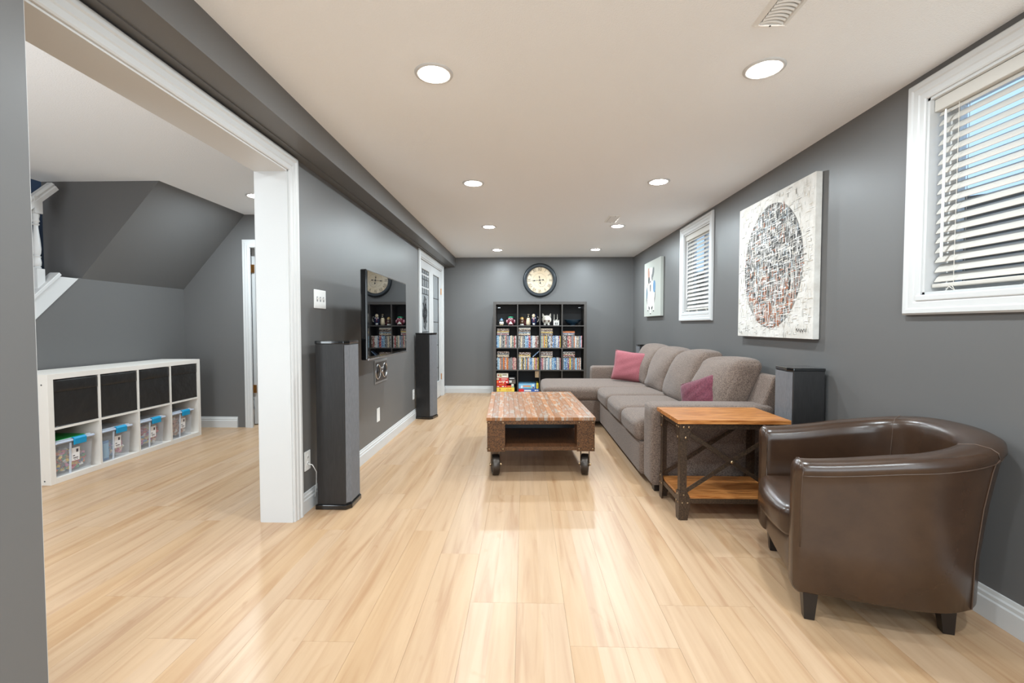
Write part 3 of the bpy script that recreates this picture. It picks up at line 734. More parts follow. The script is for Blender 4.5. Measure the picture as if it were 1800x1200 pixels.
# ---------------- factory-cart coffee table ----------------
def coffee_table():
    # corners fitted: front (-.283,3.40)-(.544,3.42), back (-.35,4.76)
    t = thing('coffee_table', 'low reclaimed-wood coffee table on iron cart wheels', 'coffee table', (.098, 4.085, 0), math.radians(2.4))
    X, Y, zt = .413, .672, .457
    n = 19; w_ = 2*X/n
    m = MB().box(.0003, w_-.0003, 0, 2*Y, zt-.024, zt); p0 = m.obj('top_strip', STRIP, t, bevel=.001, seg=1); p0.location = (-X, -Y, 0)
    for k in range(1, n):
        o = p0.copy(); COL.objects.link(o); o.parent = t; o.location = (-X+w_*k, -Y, random.uniform(-.0005, .0005))
    X -= .006; Y -= .006; zb = .205; za = zt-.025
    ch = .16; cw = .135
    for s in (-1, 1):
        for r_ in ((za-.028, za), (zb, zb+.028)):
            MB().box(-X+cw, X-cw, s*Y-.0025*(s+1)-.0, s*Y+.0025*(1-s), *r_).obj('rail', IRON, t, bevel=.001)
            MB().box(s*X-.0025*(s+1), s*X+.0025*(1-s), -Y+ch, Y-ch, *r_).obj('rail', IRON, t, bevel=.001)
    for sx in (-1, 1):
        for sy in (-1, 1):
            m = MB(); cx, cy = sx*X, sy*Y; th = .004
            m.prism([(cx, cy), (cx-sx*cw, cy), (cx-sx*cw, cy-sy*th), (cx-sx*th, cy-sy*th), (cx-sx*th, cy-sy*ch), (cx, cy-sy*ch)], 'z', zb-.008, za+.0)
            cp = m.obj('corner_plate', IRON, t, bevel=.001)
            wd = MB().box(min(cx-sx*.006, cx-sx*(cw-.004)), max(cx-sx*.006, cx-sx*(cw-.004)), min(cy-sy*.006, cy-sy*(ch-.01)), max(cy-sy*.006, cy-sy*(ch-.01)), zb, za)
            wd.obj('corner_block', SHELFW, t)
            rv = MB()
            for u in (.014, cw-.016):
                for z in (zb+.012, za-.014): rv.ball((cx-sx*u, cy+sy*.002, z), (.006, .004, .006), 8, 5)
            for u in (.016, ch-.016):
                for z in (zb+.012, za-.014): rv.ball((cx+sx*.002, cy-sy*u, z), (.004, .006, .006), 8, 5)
            ro = rv.obj('rivets', RIVET, cp, smooth=True); ro['kind'] = 'stuff'
    MB().box(-X+.005, X-.005, -Y+.006, Y-.006, zb+.002, zb+.024).obj('lower_shelf', SHELFW, t)
    MB().box(-X+cw*.4, X-cw*.4, -.012, .012, zb+.024, za-.002).obj('divider_panel', DARKPANEL, t)
    MB().box(-X+.006, X-.006, -Y+.006, Y-.006, za-.008, za).obj('under_top', DARKPANEL, t)
    for sx, sy, rz in ((-1, -1, 8), (1, -1, -14), (-1, 1, 0), (1, 1, 0)):
        c_ = bpy.data.objects.new('caster', None); COL.objects.link(c_); c_.parent = t
        c_.location = (sx*(X-.060), sy*(Y-.075), 0); c_.rotation_euler = (0, 0, math.radians(rz))
        R = .079
        wh = MB().lathe([(.020, -.024), (R-.018, -.019), (R-.014, -.026), (R-.003, -.026), (R, -.018), (R, .018), (R-.003, .026), (R-.014, .026), (R-.018, .019), (.020, .024)], (0, 0, R), 32, axis='x')
        wh.obj('wheel', WHEELM, c_, smooth='auto')
        fk = MB()
        for s in (-1, 1):
            fk.prism([(-.020, R-.012), (.020, R-.012), (.034, zb-.012), (-.034, zb-.012)], 'x', s*.032-.0025, s*.032+.0025)
        fk.box(-.042, .042, -.045, .045, zb-.013, zb-.008)
        fk.obj('fork', IROND, c_, bevel=.001)
        MB().lathe([(.007, -.048), (.007, .048)], (0, 0, R), 10, axis='x').lathe([(.012, .036), (.012, .044)], (0, 0, R), 6, axis='x').lathe([(.012, -.044), (.012, -.036)], (0, 0, R), 6, axis='x').obj('axle_bolt', RIVET, c_)
coffee_table()

# ---------------- sectional sofa ----------------
def sofa():
    t = thing('sectional_sofa', 'brown-grey tweed sectional sofa with a chaise along the right wall', 'sofa', (1.3, 4.7, 0))
    ox, oy = 1.3, 4.7
    def S_(name, x0, x1, y0, y1, z0, z1, r=.03, crown=(0, 0, 0), n=8, fn=None):
        m = MB().soft((x0+x1)/2-ox, (y0+y1)/2-oy, (z0+z1)/2, (x1-x0)/2, (y1-y0)/2, (z1-z0)/2, r, crown, n, fn)
        return m.obj(name, FABRIC, t, smooth=True)
    S_('arm', .872, 1.70, 3.112, 3.345, .045, .602, .035, (.004, .004, .004))
    S_('arm', .90, 1.76, 6.09, 6.30, .045, .602, .035, (.004, .004, .004))
    S_('base', .855, 1.62, 3.34, 5.20, .05, .300, .02, (.004, 0, 0))
    S_('chaise_base', .232, 1.62, 5.185, 6.085, .05, .300, .02, (0, .003, 0))
    MB().prism([(1.50-ox, .06), (1.785-ox, .06), (1.785-ox, .80), (1.715-ox, .80), (1.585-ox, .45), (1.50-ox, .40)], 'y', 3.16-oy, 6.26-oy).obj('back_frame', FABRIC, t, bevel=.018, seg=3)
    ys = [3.348, 3.905, 4.555, 5.165]
    for a, b in zip(ys, ys[1:]):
        S_('seat_cushion', .822, 1.53, a+.003, b-.003, .292, .458, .055, (.012, .002, .014), 12)
    S_('chaise_cushion', .215, 1.53, 5.170, 6.085, .292, .448, .055, (.012, .008, .016), 14)
    yb = [3.36, 4.04, 4.72, 5.40, 6.08]
    rnd = random.Random(7)
    for i, (a, b) in enumerate(zip(yb, yb[1:])):
        k1, k2, k3 = rnd.uniform(-1, 1), rnd.uniform(-1, 1), rnd.uniform(0, 6)
        def cf(o, p, k1=k1, k2=k2, k3=k3):
            x, y, z = o
            tz = (z+.24)/.48
            x += .18*(tz-.42)                                  # leans back
            x -= .035*math.sin(PI*max(0, min(1, tz)))*(1-abs(p[1])**3)   # belly
            x += .006*math.sin(9*y+14*z+k3)+.004*math.sin(23*z-11*y+k3*2)
            z += .016*math.sin(3.2*y+k3)*max(0, p[2])+.012*k1*p[1]*max(0, p[2])
            z -= .022*max(0, p[2])*abs(p[1])**4
            return (x, y, z)
        S_('back_cushion', 1.465, 1.675, a+.003, b-.003, .448, .900, .052, (.035, .006, .014), 18, cf)
    for x, y in ((.93, 3.18), (.93, 5.10), (1.66, 3.18), (.30, 5.26), (.30, 6.0), (1.66, 6.2), (.96, 6.2)):
        MB().box(x-ox-.028, x-ox+.028, y-oy-.028, y-oy+.028, 0, .056).obj('foot', DARKLEG, t, bevel=.002)
sofa()
def cushion(name, label, m, loc, rot, w_, h_, th, ruffle=False):
    t = thing(name, label, 'pillow', loc); t.rotation_euler = rot
    n = 20; vs = []; fs = []
    rnd = random.Random(len(label))
    ph = rnd.uniform(0, 6)
    def pt(i, j, s):
        u, v = -1+2*i/n, -1+2*j/n
        e = 1-.07*(1-v*v) ; g = 1-.07*(1-u*u)
        x, y = u*w_/2*g if False else u*w_/2*(1-.06*(1-abs(v))**1 if abs(u) > .99 else 1-.06*(1-abs(v))*abs(u)), v*h_/2*(1-.06*(1-abs(u))*abs(v))
        z = th/2*max(0, (1-u**4)*(1-v**4))**.55
        z += .004*math.sin(5*u+3*v+ph)*(1-u*u)*(1-v*v)+.003*math.sin(11*v-6*u+ph)*(1-u*u)*(1-v*v)
        return (x, s*z, y)
    for s in (1, -1):
        o = len(vs)
        for i in range(n+1):
            for j in range(n+1): vs.append(pt(i, j, s))
        for i in range(n):
            for j in range(n): fs.append((o+i*(n+1)+j, o+(i+1)*(n+1)+j, o+(i+1)*(n+1)+j+1, o+i*(n+1)+j+1))
    MB().add(vs, fs).obj('pillow_cover', m, t, smooth=True)
    if ruffle:
        pts = []
        for k in range(60):
            u = -1+2*k/59; pts.append((u*w_/2*.95, .006*math.sin(k*1.7), h_/2*(1-.06*(1-abs(u)))+.004*math.cos(k*1.7)))
        MB().tube(pts, .0045, 6).obj('ruffled_seam', m, t, smooth=True)
    else:
        e = [pt(i, 0, 1) for i in range(n+1)]+[pt(n, j, 1) for j in range(1, n+1)]+[pt(i, n, 1) for i in range(n-1, -1, -1)]+[pt(0, j, 1) for j in range(n-1, 0, -1)]
        MB().tube(e, .003, 6, closed=True).obj('edge_seam', m, t, smooth=True)
cushion('throw_pillow', 'dusty rose square throw pillow propped upright at the far end of the sofa', PINK, (1.315, 5.69, .640), (math.radians(-14), math.radians(6), math.radians(-24)), .42, .375, .15)
cushion('throw_pillow', 'plum throw pillow with ruffled seam tilted against the near back cushions', PLUM, (1.40, 3.62, .590), (math.radians(-20), math.radians(-22), math.radians(-54)), .38, .30, .14, True)

# ---------------- loudspeakers ----------------
def speaker(name, label, x, y, h, rz, depth=.20, width=.21, group=None):
    # local: +x is the grille front; plan with bevelled front corners
    t = thing(name, label, 'speaker', (x, y, 0), math.radians(rz), group)
    D, W = depth/2, width/2; b = .024
    pl = [(-D, -W), (D-b, -W), (D, -W+b*1.4), (D, W-b*1.4), (D-b, W), (-D, W)]
    MB().prism(pl, 'z', .03, h-.018).obj('cabinet', SPKSIDE, t, bevel=.002)
    g = .008
    MB().prism([(D-b-.02, -W-g*0), (D-b, -W-.0), (D+.003, -W+b*1.4-.001), (D+.003, W-b*1.4+.001), (D-b, W), (D-.05, W*.6), (D-.05, -W*.6)], 'z', .045, h-.03)
    MB().prism([(D-b+.004, -W+.004), (D+.004, -W+b*1.4), (D+.004, W-b*1.4), (D-b+.004, W-.004), (D-.02, W*.7), (D-.02, -W*.7)], 'z', .04, h-.026).obj('grille', GRILLE, t, bevel=.001)
    e = .010; pc = [(p[0]*(1+e/D)+0, p[1]*(1+e/W)) for p in pl]
    MB().prism(pc, 'z', 0, .03).obj('plinth', GLOSSB, t, bevel=.004)
    e = .003; pc = [(p[0]*(1+e/D), p[1]*(1+e/W)) for p in pl]
    MB().prism(pc, 'z', h-.018, h).obj('top_cap', GLOSSB, t, bevel=.003)
    return t
speaker('floor_speaker', 'tall black tower speaker beside the wide opening, left foreground', -1.195, 2.885, 1.055, 0)
speaker('floor_speaker', 'tall black tower speaker in front of the glazed doors', -1.215, 5.63, 1.06, -12)
speaker('surround_speaker', 'dark speaker box standing between the near sofa arm and the right wall', 1.712, 2.885, .893, 175)
speaker('surround_speaker', 'dark speaker top peeking out behind the far end of the sofa', 1.70, 6.50, .885, 175)

# ---------------- television and wall plates ----------------
def tv():
    y0, y1, z0, z1, x = 3.075, 4.165, .912, 1.535, -1.08
    t = thing('television', 'flat black television on a wall arm showing reflections', 'television', (x, (y0+y1)/2, (z0+z1)/2), math.radians(0.8))
    Y, Z = (y1-y0)/2, (z1-z0)/2
    MB().box(-.045, -.0005, -Y, Y, -Z, Z).obj('bezel', GLOSSB, t, bevel=.008)
    MB().box(-.001, .0015, -Y+.014, Y-.014, -Z+.024, Z-.014).obj('screen', SCREEN, t)
    MB().soft(-.06, 0, -.02, .03, Y*.72, Z*.7, .03, n=6).obj('rear_housing', BLACKP, t, smooth=True)
    MB().box(-.004, .004, -Y+.01, Y-.01, -Z-.003, -Z+.006).obj('chrome_lip', CHROME, t, bevel=.001)
    MB().box(-.268, -.262, .22, .42, -.10, .10).box(-.10, -.088, -.15, .40, -.15, .15).box(-.262, -.10, .30, .34, -.03, .03).obj('wall_arm', BLACKP, t, bevel=.002)
tv()
def plate(name, label, cat, y0, y1, z0, z1, kind):
    t = thing(name, label, cat, (XL, (y0+y1)/2, (z0+z1)/2)); Y, Z = (y1-y0)/2, (z1-z0)/2
    MB().box(0, .006, -Y, Y, -Z, Z).obj('cover_plate', WHITE, t, bevel=.003)
    GAP = mat('socket_slot', (60, 60, 60), .6)
    if kind == 'switch':
        for k in (-1, 0, 1):
            MB().box(.006, .008, k*.046-.008, k*.046+.008, -.016, .016).obj('toggle_slot', mat('grey_slot', (150, 150, 150), .5), t)
            MB().prism([(.006, -.006), (.018, .006), (.018, .012), (.006, .006)], 'y', k*.046-.0045, k*.046+.0045).obj('toggle', WHITE, t)
    elif kind == 'outlet':
        for k in (-1, 1):
            MB().lathe([(.017, .005), (.016, .0075)], (0, 0, k*.02), 18, axis='x').obj('receptacle', WHITE, t)
            MB().box(.0076, .0082, -.008, -.005, k*.02-.005, k*.02+.006).box(.0076, .0082, .005, .008, k*.02-.005, k*.02+.006).obj('slots', GAP, t)
    else:
        MB().box(.006, .0075, -.017, .017, -.033, .033).obj('insert', WHITE, t, bevel=.001)
    return t
plate('light_switch', 'white triple light switch plate on the grey wall by the opening', 'switch', 2.895, 3.065, 1.262, 1.384, 'switch')
ol = plate('wall_outlet', 'white outlet with a cord plugged in behind the near tower speaker', 'outlet', 2.735, 2.81, .25, .37, 'outlet')
MB().tube([(.008, .0, -.02), (.03, .01, -.03), (.045, .03, -.08), (.03, .06, -.16), (.02, .06, -.25)], .003, 6).obj('plug_cord', WHITE, ol, smooth=True)
plate('wall_plate', 'small white blank wall plate under the television', 'wall plate', 4.11, 4.19, .262, .388, 'blank')
plate('wall_outlet', 'white outlet on the wall just before the glazed doors', 'outlet', 5.45, 5.525, .25, .37, 'outlet')
t = thing('wall_speaker', 'grilleless in-wall speaker with two woofers below the television', 'speaker', (XL, 4.24, .725))
MB().box(0, .007, -.185, .185, -.108, .108).obj('baffle_frame', mat('grey_speaker_frame', (128, 126, 124), .5), t, bevel=.002)
MB().box(.006, .009, -.165, .165, -.088, .088).obj('baffle', BLACKWOOD, t)
for y, r in ((-.100, .070), (.100, .070), (0, .028)):
    MB().lathe([(r, .008), (r, .013), (r-.008, .015), (r-.010, .010)], (0, y, .0 if r > .05 else .01), 28, axis='x', cap=False).obj('chrome_ring', CHROME, t, smooth=True)
    MB().lathe([(r-.010, .0095), (r*.75, .006+.004), (r*.35, .0095), (r*.3, .013), (.002, .016)], (0, y, 0 if r > .05 else .01), 24, axis='x').obj('cone', BLACKP, t, smooth=True)

# ---------------- pictures ----------------
def canvas_oval():
    y0, y1, z0, z1 = 2.872, 3.862, 1.064, 2.096
    t = thing('oval_canvas', 'large textured abstract canvas with a dark woven oval between the windows', 'painting', (XR, (y0+y1)/2, (z0+z1)/2))
    Y, Z = (y1-y0)/2, (z1-z0)/2
    MB().box(-.045, -.004, -Y, Y, -Z, Z).obj('stretched_canvas', mat('primed_canvas', (226, 223, 217), .8, noise=(9, (1, 1, 1), .35, .6), col2=(206, 201, 193), bump=(60, .4, .003)), t, bevel=.003)
    ov = MB(); n = 64; A, B = .385, .446
    ov.prism([(A*math.cos(2*PI*k/n), B*math.sin(2*PI*k/n)-.0) for k in range(n)], 'x', -.0465, -.0448)
    ov.obj('dark_oval', mat('charcoal_underpaint', (70, 68, 66), .7, noise=(16, (1, 2.2, 1), .42, .56), col2=(136, 132, 126)), t)
    rnd = random.Random(11)
    WH, CR, GY, DK, RU, PB = [mat(n_, c_, .6) for n_, c_ in (('paint_white', (232, 230, 226)), ('paint_cream', (208, 200, 188)), ('paint_grey', (150, 148, 144)), ('paint_black', (46, 44, 42)), ('paint_rust', (168, 104, 70)), ('paint_pale_blue', (178, 192, 202)))]
    m = MB()
    def stroke(y, z, L, w_, vert, mi, lift):
        m.cur = mi; a = rnd.uniform(-.07, .07)+(0 if vert else -.10)
        dy, dz = (math.sin(a), math.cos(a)) if vert else (math.cos(a), math.sin(a))
        py, pz = -dz*w_/2, dy*w_/2; x = -.0468-lift
        m.add([(x, y-dy*L/2+py, z-dz*L/2+pz), (x, y+dy*L/2+py*.4, z+dz*L/2+pz*.4), (x, y+dy*L/2-py*.4, z+dz*L/2-pz*.4), (x, y-dy*L/2-py, z-dz*L/2-pz), (x-.0012, y, z), (x+.001, y, z)],
              [(0, 1, 4), (1, 2, 4), (2, 3, 4), (3, 0, 4)])
    for k in range(2400):       # broken strokes inside the oval
        an, r = rnd.uniform(0, 2*PI), math.sqrt(rnd.random()); y, z = A*.97*r*math.cos(an), B*.97*r*math.sin(an)
        low = max(0, min(1, (-z+.02)/.34)); q = rnd.random()
        if q < .42*low+.03: mi = 4
        elif q < .47: mi = 3
        elif q < .68: mi = 2
        elif q < .80: mi = 1
        else: mi = 5 if rnd.random() < .3 else 0
        vert = rnd.random() < .6
        stroke(y, z, rnd.uniform(.02, .07) if mi != 3 else rnd.uniform(.02, .05), rnd.uniform(.004, .013), vert, mi, rnd.uniform(0, .0012))
    for k in range(320):       # long white threads
        an, r = rnd.uniform(0, 2*PI), math.sqrt(rnd.random()); y, z = A*1.02*r*math.cos(an), B*1.02*r*math.sin(an)
        stroke(y, z, rnd.uniform(.05, .14), rnd.uniform(.003, .006), rnd.random() < .5, 0, .0016)
    for k in range(900):       # flecks on the pale ground
        y, z = rnd.uniform(-Y+.02, Y-.02), rnd.uniform(-Z+.02, Z-.02)
        e = (y/A)**2+(z/B)**2
        if e < 1.0: continue
        mi = 2 if rnd.random() < .16 else (1 if rnd.random() < .4 else 0)
        if rnd.random() < .03: mi = 3
        stroke(y, z, rnd.uniform(.015, .06), rnd.uniform(.002, .005) if mi in (2, 3) else rnd.uniform(.003, .01), rnd.random() < .55, mi, 0)
    o = m.obj('paint_strokes', [WH, CR, GY, DK, RU, PB], t, fix=False); o['kind'] = 'stuff'
    sg = MB(); p = [(-.0475, -Y+.17-.11*k/14, -Z+.055+.012*math.sin(k*1.9)) for k in range(15)]
    sg.tube(p, .0014, 4).obj('scrawled_signature', DK, t)
canvas_oval()
def canvas_dog():
    y0, y1, z0, z1 = 6.05, 6.86, 1.28, 2.06
    t = thing('dog_canvas', 'small pale canvas painted with a seated white dog', 'painting', (XR, (y0+y1)/2, (z0+z1)/2))
    Y, Z = (y1-y0)/2, (z1-z0)/2
    MB().box(-.045, -.004, -Y, Y, -Z, Z).obj('stretched_canvas', mat('grey_canvas', (184, 186, 178), .8), t, bevel=.003)
    # viewer sees +y on the left: paint in (u to the right = -y, z)
    c = .06
    def blob(name, col, pts, lift):
        m = MB().prism([(c-u*1.35, z) for u, z in pts], 'x', -.0455-lift, -.0449); m.obj(name, mat('paint_'+'%d_%d_%d' % col, col, .6), t)
    def ell(u, z, a, b, rot=0, n=20):
        return [(u+a*math.cos(2*PI*k/n)*math.cos(rot)-b*math.sin(2*PI*k/n)*math.sin(rot), z+a*math.cos(2*PI*k/n)*math.sin(rot)+b*math.sin(2*PI*k/n)*math.cos(rot)) for k in range(n)]
    blob('painted_outline', (70, 68, 68), ell(0, -.09, .170, .21), .0002)
    blob('painted_body', (236, 234, 228), ell(.004, -.07, .148, .195), .0005)
    for u, zb in ((-.10, -.30), (0, -.345), (.11, -.31)): blob('painted_leg', (238, 236, 230), [(u-.03, -.15), (u+.03, -.15), (u+.026, zb), (u-.026, zb)], .0008)
    for u, zb in ((-.10, -.305), (0, -.35), (.11, -.315)): blob('painted_paw', (70, 68, 66), ell(u, zb, .016, .010), .001)
    blob('painted_haunch', (104, 142, 176), ell(.13, .02, .045, .085), .0011)
    blob('painted_haunch', (112, 128, 140), ell(-.14, -.06, .03, .085), .0011)
    blob('painted_chest', (226, 190, 178), ell(-.08, .02, .022, .07), .0012)
    blob('painted_head', (236, 232, 226), ell(0, .20, .085, .10), .0014)
    blob('painted_ear', (176, 136, 120), ell(-.075, .22, .036, .085, .15), .0017)
    blob('painted_ear', (110, 112, 112), ell(.085, .22, .030, .075, -.3), .0017)
    blob('painted_eye_patch', (52, 50, 50), ell(-.06, .125, .028, .05), .0019)
    blob('painted_eye_patch', (130, 130, 128), ell(.045, .15, .026, .05), .0019)
    blob('painted_muzzle', (214, 210, 206), ell(0, .10, .045, .05), .0021)
    blob('painted_nose', (40, 40, 42), ell(-.01, .10, .016, .018), .0024)
    blob('painted_collar_tag', (48, 54, 56), [(-.025, .055), (.005, .06), (.002, -.04), (-.022, -.035)], .0024)
canvas_dog()

# ---------------- wall clock ----------------
t = thing('wall_clock', 'round dark framed clock with a tan roman-numeral face above the bookcase', 'clock', (.257, YB, 1.914))
R = .285
MB().lathe([(R-.005, -.001), (R, -.02), (R-.012, -.045), (R-.03, -.055), (R-.042, -.045), (R-.052, -.05), (R-.062, -.04), (R-.068, -.018), (R-.068, -.012)], (0, 0, 0), 64, axis='y', cap=False).obj('clock_frame', mat('gunmetal_frame', (58, 62, 66), .35, metal=.5), t, smooth=True)
MB().lathe([(R-.066, -.013), (.0005, -.014)], (0, 0, 0), 64, axis='y', cap=False).obj('clock_face', mat('tan_cream_clock_face', (222, 188, 138), .6, noise=(1.6, (.6, 1, 1.6), .35, .68), col2=(232, 222, 204)), t, smooth=True)  # tan face with broad random cream mottling
NUM = mat('numeral_brown', (84, 66, 46), .6)
nm = MB()
for k, s in enumerate('XII I II III IIII V VI VII VIII IX X XI'.split()):
    vs, fs = text_mesh(s, .072); a = -k*PI/6; rr = R-.105
    ca, sa = math.cos(a), math.sin(a)
    o_ = []
    for v in vs:
        x, z = v.x*.75, v.y*1.1
        o_.append((-rr*math.sin(a)+x*ca-z*sa, -.0152, rr*math.cos(a)+x*sa+z*ca))
    nm.add(o_, fs)
nm.obj('numerals', NUM, t, fix=False)
mk = MB(); mk.lathe([(.062, -.0150), (.060, -.0152)], (.035, 0, -.05), 24, axis='y', cap=False); mk.lathe([(.030, -.0150), (.028, -.0152)], (.035, 0, -.05), 24, axis='y', cap=False)
mk.lathe([(.115, -.0150), (.1135, -.0152)], (0, 0, 0), 40, axis='y', cap=False); mk.obj('dial_rings', NUM, t)
def hand(ang, L, back, w_, name):
    m = MB(); m.M = Matrix.Rotation(-ang, 4, 'Y')
    pr = [(-w_*.3, -back), (w_*.3, -back), (w_*.3, L*.5), (w_*1.1, L*.62), (w_*.25, L*.75), (0, L), (-w_*.25, L*.75), (-w_*1.1, L*.62), (-w_*.3, L*.5)]
    m.prism([(x, z) for x, z in pr], 'y', -.018, -.016)
    m.lathe([(w_*1.2, -.0185), (w_*1.2, -.016)], (0, 0, -back), 12, axis='y')
    m.obj(name, mat('black_hand', (24, 22, 20), .5), t)
hand(math.radians(95), .15, .055, .010, 'minute_hand')       # points left
hand(math.radians(8), .085, .05, .010, 'hour_hand')
MB().lathe([(.012, -.02), (.012, -.016)], (0, 0, 0), 14, axis='y').obj('hub', BLACKP, t)
MB().lathe([(R-.062, -.038), (.001, -.040)], (0, 0, 0), 48, axis='y', cap=False).obj('clock_glass', clear_mat('clock_glass', (240, 240, 240), .95, .03), t)

# ---------------- black bookcase and its contents ----------------
BX0, BX1, BF, BBK, BH = -.504, .998, 7.33, 7.70, 1.534
t = thing('bookcase', 'black-brown sixteen-cube bookcase against the end wall under the clock', 'bookcase', ((BX0+BX1)/2, BF, 0))
W = (BX1-BX0)/2; fr = .044; D = BBK-BF
cellw = (2*W-2*fr-3*.016)/4; rows_z = []
MB().box(-W, -W+fr, 0, D, 0, BH-fr).obj('side_board', BLACKWOOD, t, bevel=.001)
MB().box(W-fr, W, 0, D, 0, BH-fr).obj('side_board', BLACKWOOD, t, bevel=.001)
MB().box(-W, W, 0, D, BH-fr, BH).obj('top_board', BLACKWOOD, t, bevel=.001)
MB().box(-W+fr, W-fr, 0, D, 0, .07).obj('bottom_board', BLACKWOOD, t, bevel=.001)
SZ = [.07]+[.428-.008+.0, .785-.008, 1.145-.008]       # cell floors (top surface) filled below
floors = [.07, .436, .793, 1.153]; tops = [.420, .777, 1.137, BH-fr]
for z in floors[1:]: MB().box(-W+fr, W-fr, .002, D, z-.016, z).obj('shelf_board', BLACKWOOD, t)
for k in range(1, 4):
    x = -W+fr+k*(cellw+.016)-.016
    for f0, tp in zip(floors, tops): MB().box(x, x+.016, .002, D, f0, tp).obj('divider', BLACKWOOD, t)
MB().box(-W+fr, W-fr, D-.008, D, .07, BH-fr).obj('back_panel', mat('bookcase_back', (44, 42, 42), .6), t)
for sx in (-1, 1): MB().box(sx*(W-fr-.03)-.022, sx*(W-fr-.03)+.022, D-.02, D-.008, BH-fr-.045, BH-fr-.035).obj('wall_bracket', CHROME, t)
def cellx(c_): return BX0+fr+c_*(cellw+.016)
# disc cases
PAL = [('white', (214, 212, 208)), ('grey', (134, 134, 136)), ('black', (30, 30, 32)), ('red', (158, 40, 40)), ('blue', (58, 110, 160)), ('pale blue', (150, 184, 206)),
       ('yellow', (214, 180, 74)), ('orange', (206, 116, 50)), ('cream', (214, 198, 170)), ('purple', (96, 54, 110)), ('green', (88, 120, 84)), ('brown', (110, 80, 60)), ('pink', (206, 140, 140))]
def spine_mat(nm, c_):
    l_ = (245, 243, 238) if sum(c_) < 330 else (60, 56, 56)
    return mat('case_'+nm.replace(' ', '_'), c_, .3, noise=(110, (1, 1, .5), .54, .60), col2=l_)
wts = {0: [2, 4, 4, 1.5, 1, 2, .6, .4, 2, .3, 1.2, .8, .2], 1: [3, 3, 3, 2.2, 1.5, 2, .6, 1, 2, .3, 1, .8, .8], 2: [4, 2, 2, .8, 2.2, 3, 1.6, 1.4, 1.6, 1.4, .3, .8, .6], 3: [5, 3, 3, 1.6, .6, 1, .3, .4, 2, .4, .3, 1.4, .6],
       4: [3, 3, 2, .6, 1.2, 2, 2.2, 1.6, 2.4, .4, .6, 2, .2], 5: [4, 2, 3, 1.6, 1.6, 2.4, 1.8, 1.4, 1.4, .2, .4, .6, 1.6], 6: [3, 1.2, 1, .2, 3, 5, .4, .6, 1.6, .4, .2, .4, 2.4], 7: [3, 2.4, 3, 1, 1.8, 1.8, 2, 2, 1.4, .8, .6, 1, .4]}
DM = {}
def case_mesh(ci):
    if ci not in DM:
        m = MB().box(-.0068, .0068, 0, .135, 0, .19); o = m.obj('disc_case', spine_mat(*PAL[ci]), None); DM[ci] = o.data; bpy.data.objects.remove(o)
    return DM[ci]
rnd = random.Random(5)
ROWN = {2: 'second', 1: 'third'}; COLN = ['first', 'second', 'third', 'fourth']
for row, base in ((2, 0), (1, 4)):
    for c_ in range(4):
        x = cellx(c_)+.008; end = cellx(c_)+cellw-.004
        if (row, c_) == (1, 3): end -= .03
        if (row, c_) == (2, 3): end -= .012
        while x+.0142 < end:
            ci = rnd.choices(range(13), wts[base+c_])[0]; n_ = rnd.choice([1, 1, 1, 2])
            for q in range(n_):
                if x+.0142 > end: break
                o = bpy.data.objects.new('disc_case', case_mesh(ci)); COL.objects.link(o)
                o.location = (x+.0068, BF+.03+rnd.uniform(-.002, .003), floors[row]+.0005); o.rotation_euler = (0, 0, 0)
                o.scale = (1, 1, rnd.choice([1, 1, 1, 1, .965, 1.03]))
                tag(o, '%s-spined disc case upright in the %s cube of the bookcase\'s %s row' % (PAL[ci][0], COLN[c_], ROWN[row]), 'disc case', 'upright disc cases in the %s row, %s cube' % (ROWN[row], COLN[c_]))
                x += .0146
# flat stacks lying on top of the upright rows
def flat_stack(row, c_, dx, n_, ws, label):
    z = floors[row]+.0005+.19*1.03+.001; x = cellx(c_)+dx
    for k in range(n_):
        ci = rnd.choices(range(13), ws)[0]
        o = bpy.data.objects.new('disc_case', case_mesh(ci)); COL.objects.link(o)
        o.rotation_euler = (0, PI/2, 0); o.location = (x+rnd.uniform(0, .006), BF+.035+rnd.uniform(-.004, .004), z+.0069)
        z += .0139
        tag(o, '%s disc case lying flat in %s' % (PAL[ci][0], label), 'disc case', 'flat disc cases in '+label)
TAN = [.3, 1.4, 1.4, .6, .2, .1, .4, .5, 2.4, 0, .2, 6, .2]
for row, c_, dx, n_, lb in ((2, 0, .015, 8, 'the stack in row two, first cube'), (2, 1, .006, 9, 'the left stack in row two, second cube'), (2, 1, .145+.045, 7, 'the right stack in row two, second cube'),
                            (2, 2, .006, 8, 'the stack in row two, third cube'), (2, 3, .004, 5, 'the stack in row two, fourth cube'),
                            (1, 0, .015, 7, 'the stack in row three, first cube'), (1, 1, .008, 6, 'the stack in row three, second cube'),
                            (1, 2, .006, 7, 'the stack in row three, third cube'), (1, 3, .008, 7, 'the stack in row three, fourth cube')):
    ws = TAN if dx < .1 else [0, 2, 4, 2, .5, 0, 0, .2, .5, .2, 0, 2, 1]
    flat_stack(row, c_, dx if dx < .1 else .145, n_, ws, lb) if not (dx > .1) else None
for k in range(7):    # dark stack beside the second cube's pale one, set a little back so they do not meet
    pass
o = bpy.data.objects.new('disc_case', case_mesh(4)); COL.objects.link(o); o.location = (cellx(1)+.235, BF+.04, floors[1]+.206); o.rotation_euler = (0, math.radians(48), 0); o.scale = (1, 1, .72)
tag(o, 'blue disc case leaning diagonally above the row in the second cube', 'disc case')

